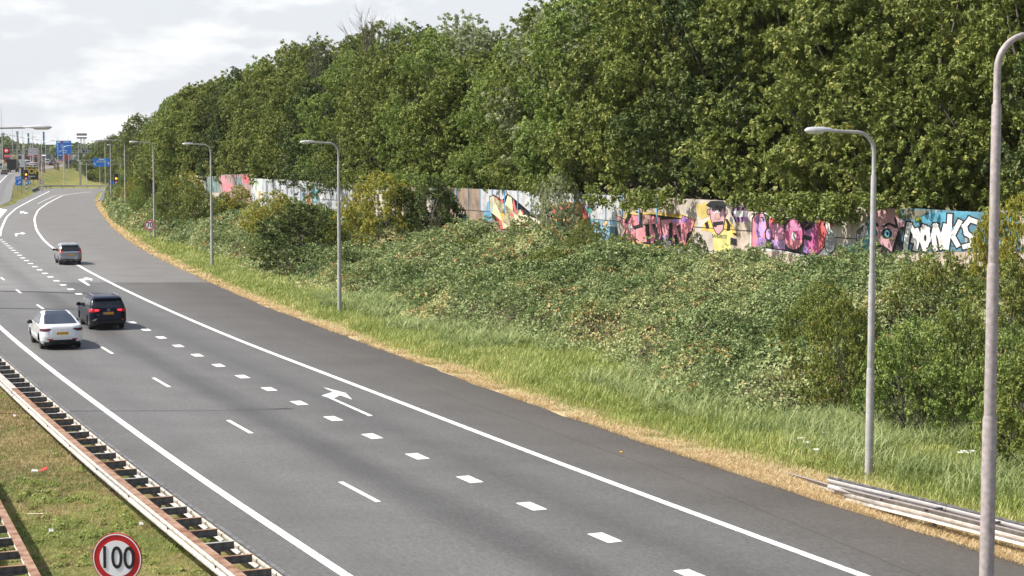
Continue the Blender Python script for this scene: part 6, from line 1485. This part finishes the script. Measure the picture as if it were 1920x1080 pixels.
# tall thin masts and far lamp posts
def mast(px_, y0, yb, Y, label, arm=0, r=.075):
    a = atY(px_, y0, Y); b = atY(px_, yb, Y); zg = g1(a.x, Y); zg = min(zg, b.z + 3)
    t = thing('light_mast', label, 'lamp post', (a.x, Y, zg), 0, 'pale lamp posts along the distant motorway')
    MB().tube([(0, 0, -.5), (0, 0, (a.z - zg) * .5), (0, 0, a.z - zg)], [r * 1.5, r * 1.2, r * .7], 7).build('pole', M_lamp, t, True)
    if arm:
        L = arm * mpp(Y); MB().tube([(0, 0, a.z - zg - .4), (L * .25, 0, a.z - zg), (L, 0, a.z - zg + .15)], r * .6, 5).build('arm', M_lamp, t, True)
        MB().box((L, 0, a.z - zg + .12), (1.1, .35, .18), 0, .7).build('lamp_head', M_galv, t)
for px_, y0, yb, Y, arm, lb in [(2.5, 200, 312, 470, 0, 'tallest pale mast at the left edge'), (1, 268, 310, 600, 0, 'thin mast just inside the left edge'), (23, 238, 300, 560, 0, 'tall thin mast left of the pale pylon'), (31.5, 257, 303, 640, 0, 'thin mast under the pale pylon'), (42, 243, 303, 600, 0, 'tall thin mast right of the pale pylon'), (44.6, 258, 345, 395, 18, 'lamp post with arm behind the amber signal'),
                                   (60.8, 247, 312, 560, 0, 'tall thin mast in front of the pale billboard'), (57, 264, 300, 700, 0, 'thin mast beside the left blue pylon'), (77.8, 265, 350, 400, 21, 'lamp post with arm above the warning triangle'), (85.4, 267, 305, 640, 0, 'thin mast right of the right blue pylon'), (107.5, 255, 300, 700, 0, 'thin mast crossing the left side of the big blue sign'),
                                   (118.6, 274, 347, 440, 16, 'lamp post standing before the big blue sign'), (127.8, 256, 312, 600, 0, 'thin mast crossing the right side of the big blue sign'), (147, 262, 312, 620, 0, 'thin mast left of the twin name boards'), (162, 304, 348, 455, 0, 'short pole right of the blue gantry column'), (187, 311, 349, 450, 0, 'short pole below the wide blue gantry sign'), (164, 263, 300, 900, 0, 'thin mast right of the twin name boards')]:
    mast(px_, y0, yb, Y, lb, arm)
lamp_px(198.4, 368, 265, 'grey street lamp behind the curled barrier end, farthest but one', arm=2.4)
lamp_px(227, 362, 272, 'grey street lamp half hidden by shrubs left of the bend', arm=2.4)
# barrier at the far edge of the slip road
P = [Vector((-105.5, 384, 0)), Vector((-109.5, 402, 0)), Vector((-113.5, 418, .0)), Vector((-113.2, 427.5, 0)), Vector((-108, 430, 0)), Vector((-95, 429, 0)), Vector((-78, 428, 0))]
t = thing('crash_barrier', 'long low barrier round the far edge of the slip road below the grassy bank', 'barrier', P[0]); Q = [p - P[0] for p in P]
for i in range(len(Q) - 1): MB().sweep([Q[i], Q[i + 1]], [(-.1, .35), (.02, .35), (.02, .75), (-.1, .75)]).build('beam', M_pole, t)
for i in range(len(Q) - 1):
    nn = max(1, int((Q[i + 1] - Q[i]).length / 2.7))
    for j in range(nn): q = Q[i].lerp(Q[i + 1], j / nn); MB().box((q.x + .12, q.y + .1, .3), (.12, .12, .7)).build('post', M_darksteel, t)
# rusty steel posts on the bank
rp_ = 0
for px_, y0, yb in [(75, 305, 325), (79.5, 303, 327), (82.5, 299, 325.5), (101.5, 296, 321), (104.5, 301, 318), (107.5, 305, 318), (110, 306, 318)]:
    Y = 520 if px_ < 95 else 575; a = atY(px_, y0, Y); zg = g1(a.x, Y); b = atY(px_, yb, Y); t = thing('steel_post', 'rust brown upright steel post on the bank' + (' left of the dark lorries' if px_ < 95 else ' under the big blue sign'), 'post', (a.x, Y, min(zg, b.z)), 0, 'rusty steel posts on the bank, left cluster' if px_ < 95 else 'rusty steel posts on the bank, right cluster')
    h = a.z - min(zg, b.z); MB().box((0, -.12, h / 2 - .2), (.30, .05, h + .4)).box((0, .12, h / 2 - .2), (.30, .05, h + .4)).box((0, 0, h / 2 - .2), (.05, .19, h + .4)).build('beam', M_rust, t)

# ------------------------------------------------------------------ distant traffic
PAINTS = {'red': (.48, .02, .025), 'white': (.72, .73, .74), 'black': (.02, .02, .024), 'silver': (.38, .40, .42), 'blue': (.03, .12, .42), 'navy': (.02, .03, .07), 'green': (.03, .2, .12), 'yellow': (.6, .42, .12), 'pink': (.6, .35, .35), 'grey': (.14, .15, .16), 'dkred': (.25, .015, .02)}
PM = {k_: mflat(k_ + '_vehicle_paint', v, .35, var=.06) for k_, v in PAINTS.items()}
def wheels_box(t, xs, hw, r=.5, mat=None):
    w0 = None
    for x in xs:
        for s_ in (-1, 1):
            if w0 is None:
                w0 = MB().tube([(0, -.15, 0), (0, .15, 0)], r, 12).build('wheel', M_tyre, t, True); w = w0
            else: w = w0.copy(); link(w, t)
            w.location = (x, s_ * (hw - .16), r)
def lorry(px_, pyb, cab, box, label, toward, Hb=3.9, W_=2.5, L=11.0, Y=None, kind='lorry'):
    p = ray_ground(px_, pyb) if Y is None else atY(px_, pyb, Y)
    s = float(slope(BLK, p.y)); h = math.atan2(1, s) + (math.pi if toward else 0)
    p.z = float(zm(p.y)) if p.x < float(MR(p.y)) + 2 or True else p.z
    t = thing(kind, label, kind, p, h)      # local x forward; origin at the end nearest the camera
    f0 = 0.0 if not toward else -L
    # cab at the front
    cx = (L - 1.1) if not toward else -1.1
    xr = 0.0 if not toward else -L
    poly = [(-1.1, .55), (1.1, .55), (1.12, 1.5), (.95, 2.9), (.6, 3.15), (-1.1, 3.3)]
    MB().prism(poly, (cx, W_ / 2, 0), (1, 0, 0), (0, 0, 1), W_).build('cab', PM[cab], t)
    MB().prism([(.97, 1.75), (1.14, 1.75), (1.02, 2.75), (.87, 2.75)], (cx, W_ / 2 - .15, 0), (1, 0, 0), (0, 0, 1), W_ - .3).build('windscreen', M_glass, t)
    MB().box((cx + 1.13, 0, 1.15), (.04, 1.5, .5)).build('grille', M_trim, t)
    for s_ in (-1, 1): MB().box((cx + 1.12, s_ * .95, .8), (.06, .35, .2)).build('headlight', M_white, t); MB().box((cx + .7, s_ * (W_ / 2 + .15), 2.2), (.12, .2, .6)).build('mirror', M_trim, t)
    MB().box((xr + (L - 2.6) / 2, 0, .95 + (Hb - .95) / 2), (L - 2.6, W_, Hb - .95)).build('cargo_box', PM[box], t)
    MB().box((xr + (L - 2.6) / 2, 0, .8), (L - 2.4, W_ * .6, .25)).build('chassis', M_black, t)
    if not toward:
        MB().box((xr - .02, 0, (.95 + Hb) / 2), (.03, .03, Hb - 1.1)).build('door_seam', M_trim, t); MB().box((xr - .03, 0, .75), (.06, W_ * .9, .14)).build('bumper', M_galv, t)
        for s_ in (-1, 1): MB().box((xr - .05, s_ * W_ * .42, .8), (.05, .3, .15)).build('tail_light', M_tail, t)
        MB().box((xr - .05, 0, .62), (.04, .5, .12)).build('number_plate', M_plate, t)
    wheels_box(t, [xr + 1.2, xr + 2.5, cx + .1], W_ / 2)
    return t
def smallcar(px_, pyb, col_, label, toward=False, kind='hatch', Y=None):
    p = ray_ground(px_, pyb) if Y is None else atY(px_, pyb, Y); p.z = float(zm(p.y))
    s = float(slope(BLK, p.y)); h = math.atan2(1, s) + (math.pi if toward else 0)
    if toward: p = p + Vector((math.cos(h + math.pi), math.sin(h + math.pi), 0)) * 4.3
    if kind == 'van':
        tab = [(.25,.1,5.0,.85,.15,.3),(.5,.0,5.1,.95,.15,.3),(1.1,.02,4.9,.97,.15,.3),(1.3,.03,4.6,.96,.15,.3),(2.0,.06,3.7,.90,.15,.25),(2.15,.12,3.4,.84,.15,.2)]
        ws = (1.45, 1.95)
    else:
        tab = [(.22,.12,3.95,.75,.25,.3),(.45,.0,4.1,.86,.25,.35),(.85,.03,4.0,.87,.25,.35),(.98,.10,3.3,.84,.22,.3),(1.25,.35,2.9,.76,.18,.25),(1.42,.55,2.6,.66,.15,.2),(1.46,.8,2.3,.58,.15,.2)]
        ws = (.98, 1.36)
    f_ = [('rear_window', M_glass, lambda x,y,z,N,h,s: AND(~s, N[:,0] < -.15, z > ws[0], z < ws[1], np.abs(y) < h - .1), True), ('windscreen', M_glass, lambda x,y,z,N,h,s: AND(~s, N[:,0] > .1, z > ws[0], z < ws[1] + .05), True),
          ('side_window', M_glass, lambda x,y,z,N,h,s: AND(s, z > ws[0], z < ws[1], x > (.7 if kind != 'van' else 2.6), x < 3.1), True), ('tail_light', M_tail, lambda x,y,z,N,h,s: AND(x < .3, z > .72, z < .95, np.abs(y) > .58), False), ('bumper', M_trim, lambda x,y,z,N,h,s: AND(x < .3, z < .42), False)]
    return car(label, tab, PM[col_], f_, p, h, (.75, 3.3) if kind != 'van' else (.9, 4.1), None, 'car' if kind != 'van' else 'van', 'car' if kind != 'van' else 'van', det=.42, wr=.32, mirrors=(2.75, .98) if kind != 'van' else (4.0, 1.4), plate=(-.03, .62, 'NL') if False else None)
smallcar(7.5, 328.3, 'grey', 'small dark grey hatchback at the left edge behind the black lorry')
lorry(22, 323.5, 'black', 'black', 'black box lorry seen from behind at the left', False, 3.7, 2.5, 9)
lorry(35, 319.5, 'dkred', 'white', 'lorry with white top and dark red base right of the black lorry', False, 3.3, 2.4, 7)
smallcar(1, 314.5, 'navy', 'dark car cut by the left edge above the small hatchback')
lorry(12.5, 306.5, 'red', 'pink', 'oncoming red lorry with pinkish trailer under the matrix sign', True, 3.9, 2.5, 13)
lorry(22, 303.5, 'yellow', 'yellow', 'oncoming lorry with beige trailer behind the red one', True, 3.8, 2.5, 13)
lorry(35, 303, 'navy', 'white', 'oncoming navy lorry with white trailer under the pale pylon', True, 3.7, 2.5, 12)
lorry(55, 302.5, 'red', 'white', 'oncoming red lorry left of the fire red truck', True, 3.8, 2.5, 12)
lorry(68.5, 307, 'dkred', 'dkred', 'dark red lorry in front of the pale billboard', True, 4.0, 2.6, 9)
lorry(82, 302, 'white', 'silver', 'oncoming white lorry with grey trailer between the rusty posts', True, 3.9, 2.5, 13)
lorry(91, 304.5, 'grey', 'grey', 'grey box lorry right of the white lorry', False, 3.9, 2.5, 10)
lorry(103, 300.5, 'red', 'navy', 'small red lorry left of the big blue sign post', True, 3.6, 2.5, 11)
lorry(113, 302, 'blue', 'white', 'white lorry with blue roof under the big blue sign', True, 3.4, 2.5, 11)
lorry(124.5, 307.5, 'white', 'red', 'red box lorry under the right side of the big blue sign', False, 4.0, 2.5, 10)
lorry(142, 306.5, 'white', 'white', 'white box lorry near the shrubs on the crest', False, 3.8, 2.5, 11)
lorry(134, 304, 'green', 'silver', 'grey green lorry between the red and white box lorries', False, 3.7, 2.5, 11)
lorry(150, 303, 'red', 'white', 'white trailer lorry partly behind the crest shrubs', True, 3.8, 2.5, 11)
vv = [(41, 309, 'silver', 'van', 0, 'silver van left of the fire red truck'), (52, 311.5, 'white', 'van', 0, 'white van above the black billboard'), (60, 312.5, 'white', 'hatch', 0, 'white car above the yellow letters'), (68, 312.5, 'silver', 'hatch', 0, 'silver car above the right of the billboard'), (48, 305.5, 'white', 'hatch', 1, 'white oncoming car left of the red lorries'), (43, 306, 'dkred', 'hatch', 1, 'dark red oncoming car by the silver van'),
      (95, 311, 'navy', 'hatch', 0, 'dark blue car between the rusty posts'), (88.5, 308.5, 'white', 'van', 0, 'white van left of the dark blue car'), (7, 305.5, 'white', 'hatch', 1, 'white oncoming car at the left edge'), (29, 307.5, 'navy', 'hatch', 0, 'dark car right of the black lorry'), (32.5, 309.5, 'white', 'hatch', 0, 'white car behind the dark red lorry'), (38, 311, 'black', 'hatch', 0, 'black car right of the dark red lorry'),
      (99, 304, 'white', 'van', 0, 'white van left of the right rusty posts'), (109, 306, 'silver', 'hatch', 0, 'silver car under the big blue sign'), (117, 306, 'red', 'hatch', 0, 'red car left of the red box lorry'), (128, 309.5, 'navy', 'van', 0, 'navy van right of the red box lorry'), (135, 310.5, 'navy', 'van', 0, 'navy van on the crest, second from the red lorry'), (76, 306, 'white', 'hatch', 0, 'white car right of the dark red lorry')]
for px_, pyb, c_, kd, tw, lb in vv: smallcar(px_, pyb, c_, lb, bool(tw), kd)
# second median furniture: low white barrier on the far motorway
P = [at_off(BLK, y, -15.5) for y in np.linspace(330, 1000, 40)]; 
for p in P: p.z = float(zm(p.y))
t = thing('concrete_barrier', 'pale low barrier in the middle of the distant motorway', 'barrier', P[0]); MB().sweep([p - P[0] for p in P], [(-.3, 0), (.3, 0), (.12, .85), (-.12, .85)]).build('wall', M_cream, t)

# ------------------------------------------------------------------ skyline woods and works
def wood(pts, Y, depth, leaf, label, n, Ls):
    g = np.random.default_rng(int(Y)); PX = np.array([p[0] for p in pts]); PY = np.array([p[1] for p in pts])
    px_ = g.uniform(PX[0], PX[-1], n); top = np.interp(px_, PX, PY) + (fbm(px_ * .35, px_ * 0 + Y, 3) - .5) * 5
    f = g.random(n) ** .7; y_ = Y + g.random(n) * depth; zt = CAMZ + (YH - top) * Y / F; z = f * zt + g.normal(size=n) * .5 ; X = (px_ - 960) / F * y_ 
    bulge = (vn(px_ * .5, z * .25) - .5) * 9
    P = np.stack([X, y_ + (1 - f) * -6 + bulge, z], 1); Nn = unit(np.array([[-.2, -.8, .55]]) + rdir(n, g) * .7)
    V, Fq = leaf_quads(P, Nn, Ls * g.uniform(.6, 1.3, n), Ls * .7, g)
    o = mesh_np('distant_wood', V, Fq, LEAFM[leaf], tint=np.clip(vn(px_ * .7, z * .3) * .6 + g.random(n) * .4, 0, 1)); setp(o, label, kind='stuff')
wood([(-60, 262), (-20, 258), (8, 257), (20, 260), (27, 268), (40, 269), (52, 272), (70, 273), (90, 276), (110, 280)], 1150, 60, 'dark', 'far wooded hill behind the left end of the long gantry', 9000, 2.6)
wood([(95, 276), (120, 276), (135, 270), (150, 271), (165, 274), (185, 268), (260, 262)], 1050, 60, 'dark', 'far line of woods behind the big blue sign', 9000, 2.4)
wood([(200, 285), (300, 280), (600, 280), (1200, 280), (2000, 280)], 1300, 60, 'dark', 'far woods behind the tree belt', 9000, 6)
M_shed = mflat('pale_blue_grey_cladding', (.34, .40, .47), .7); M_shedb = mflat('bright_blue_cladding', (.08, .30, .60), .6)
for px0, px1, y0, Y, m_, lb in ((74, 104, 272.5, 1250, M_shed, 'pale grey industrial building behind the right blue pylon'), (86, 99, 277, 1180, M_shedb, 'low bright blue building left of the big blue sign'), (60, 78, 276, 1300, M_shed, 'low pale building between the two blue pylons')):
    a = atY(px0, y0, Y); b = atY(px1, y0, Y); t = thing('industrial_building', lb, 'building', ((a.x + b.x) / 2, Y, 0)); w = b.x - a.x; H_ = a.z
    MB().box((0, 10, H_ / 2), (w, 20, H_)).build('wall', m_, t); MB().box((0, 10, H_ + .25), (w + .6, 20.6, .5)).build('roof', M_galv, t)
    w0 = None
    for i in range(max(3, int(w / 2.4))):
        for r_ in range(max(1, int(H_ / 5))):
            if w0 is None: w0 = MB().box((0, -.03, 0), (1.2, .1, 1.3)).build('window', M_glass, t); o = w0
            else: o = w0.copy(); link(o, t)
            o.location = (-w / 2 + 1.5 + i * 2.4, 0, H_ - 2.2 - r_ * 4)

# ------------------------------------------------------------------ haze of the summer air
M_haze = bpy.data.materials.new('summer_haze'); M_haze.use_nodes = True; _t = M_haze.node_tree; _t.nodes.clear()
_o = _t.nodes.new('ShaderNodeOutputMaterial'); _v = _t.nodes.new('ShaderNodeVolumePrincipled'); _v.inputs['Color'].default_value = (.86, .91, 1.0, 1); _v.inputs['Density'].default_value = .00005; _v.inputs['Anisotropy'].default_value = .2
_t.links.new(_v.outputs[0], _o.inputs['Volume'])
hz = MB().box((0, 1400, 23), (3700, 3600, 78)).build('haze', M_haze); setp(hz, 'thin pale summer haze over the whole motorway', kind='stuff')
# ------------------------------------------------------------------ labels: alike neighbours told apart by their order
def finish_labels():
    by = {}
    for o in bpy.data.objects:
        if o.get('category') and o.get('label') and not o.parent: by.setdefault(o['label'], []).append(o)
    names = ['leftmost', 'second from left', 'third from left', 'fourth from left', 'fifth from left', 'sixth from left', 'seventh from left', 'eighth from left', 'ninth from left', 'tenth from left', 'eleventh from left', 'twelfth from left', 'thirteenth from left', 'fourteenth from left']
    for lb, os_ in by.items():
        if len(os_) < 2: continue
        os_.sort(key=lambda o: o.location.x / max(o.location.y, 1))
        for i, o in enumerate(os_):
            if i < len(names): o['label'] = lb + ', ' + names[i]
finish_labels()
print('TRIS', sum(len(m.polygons) * (2 if len(m.polygons) > 500 else 1) for m in bpy.data.meshes))
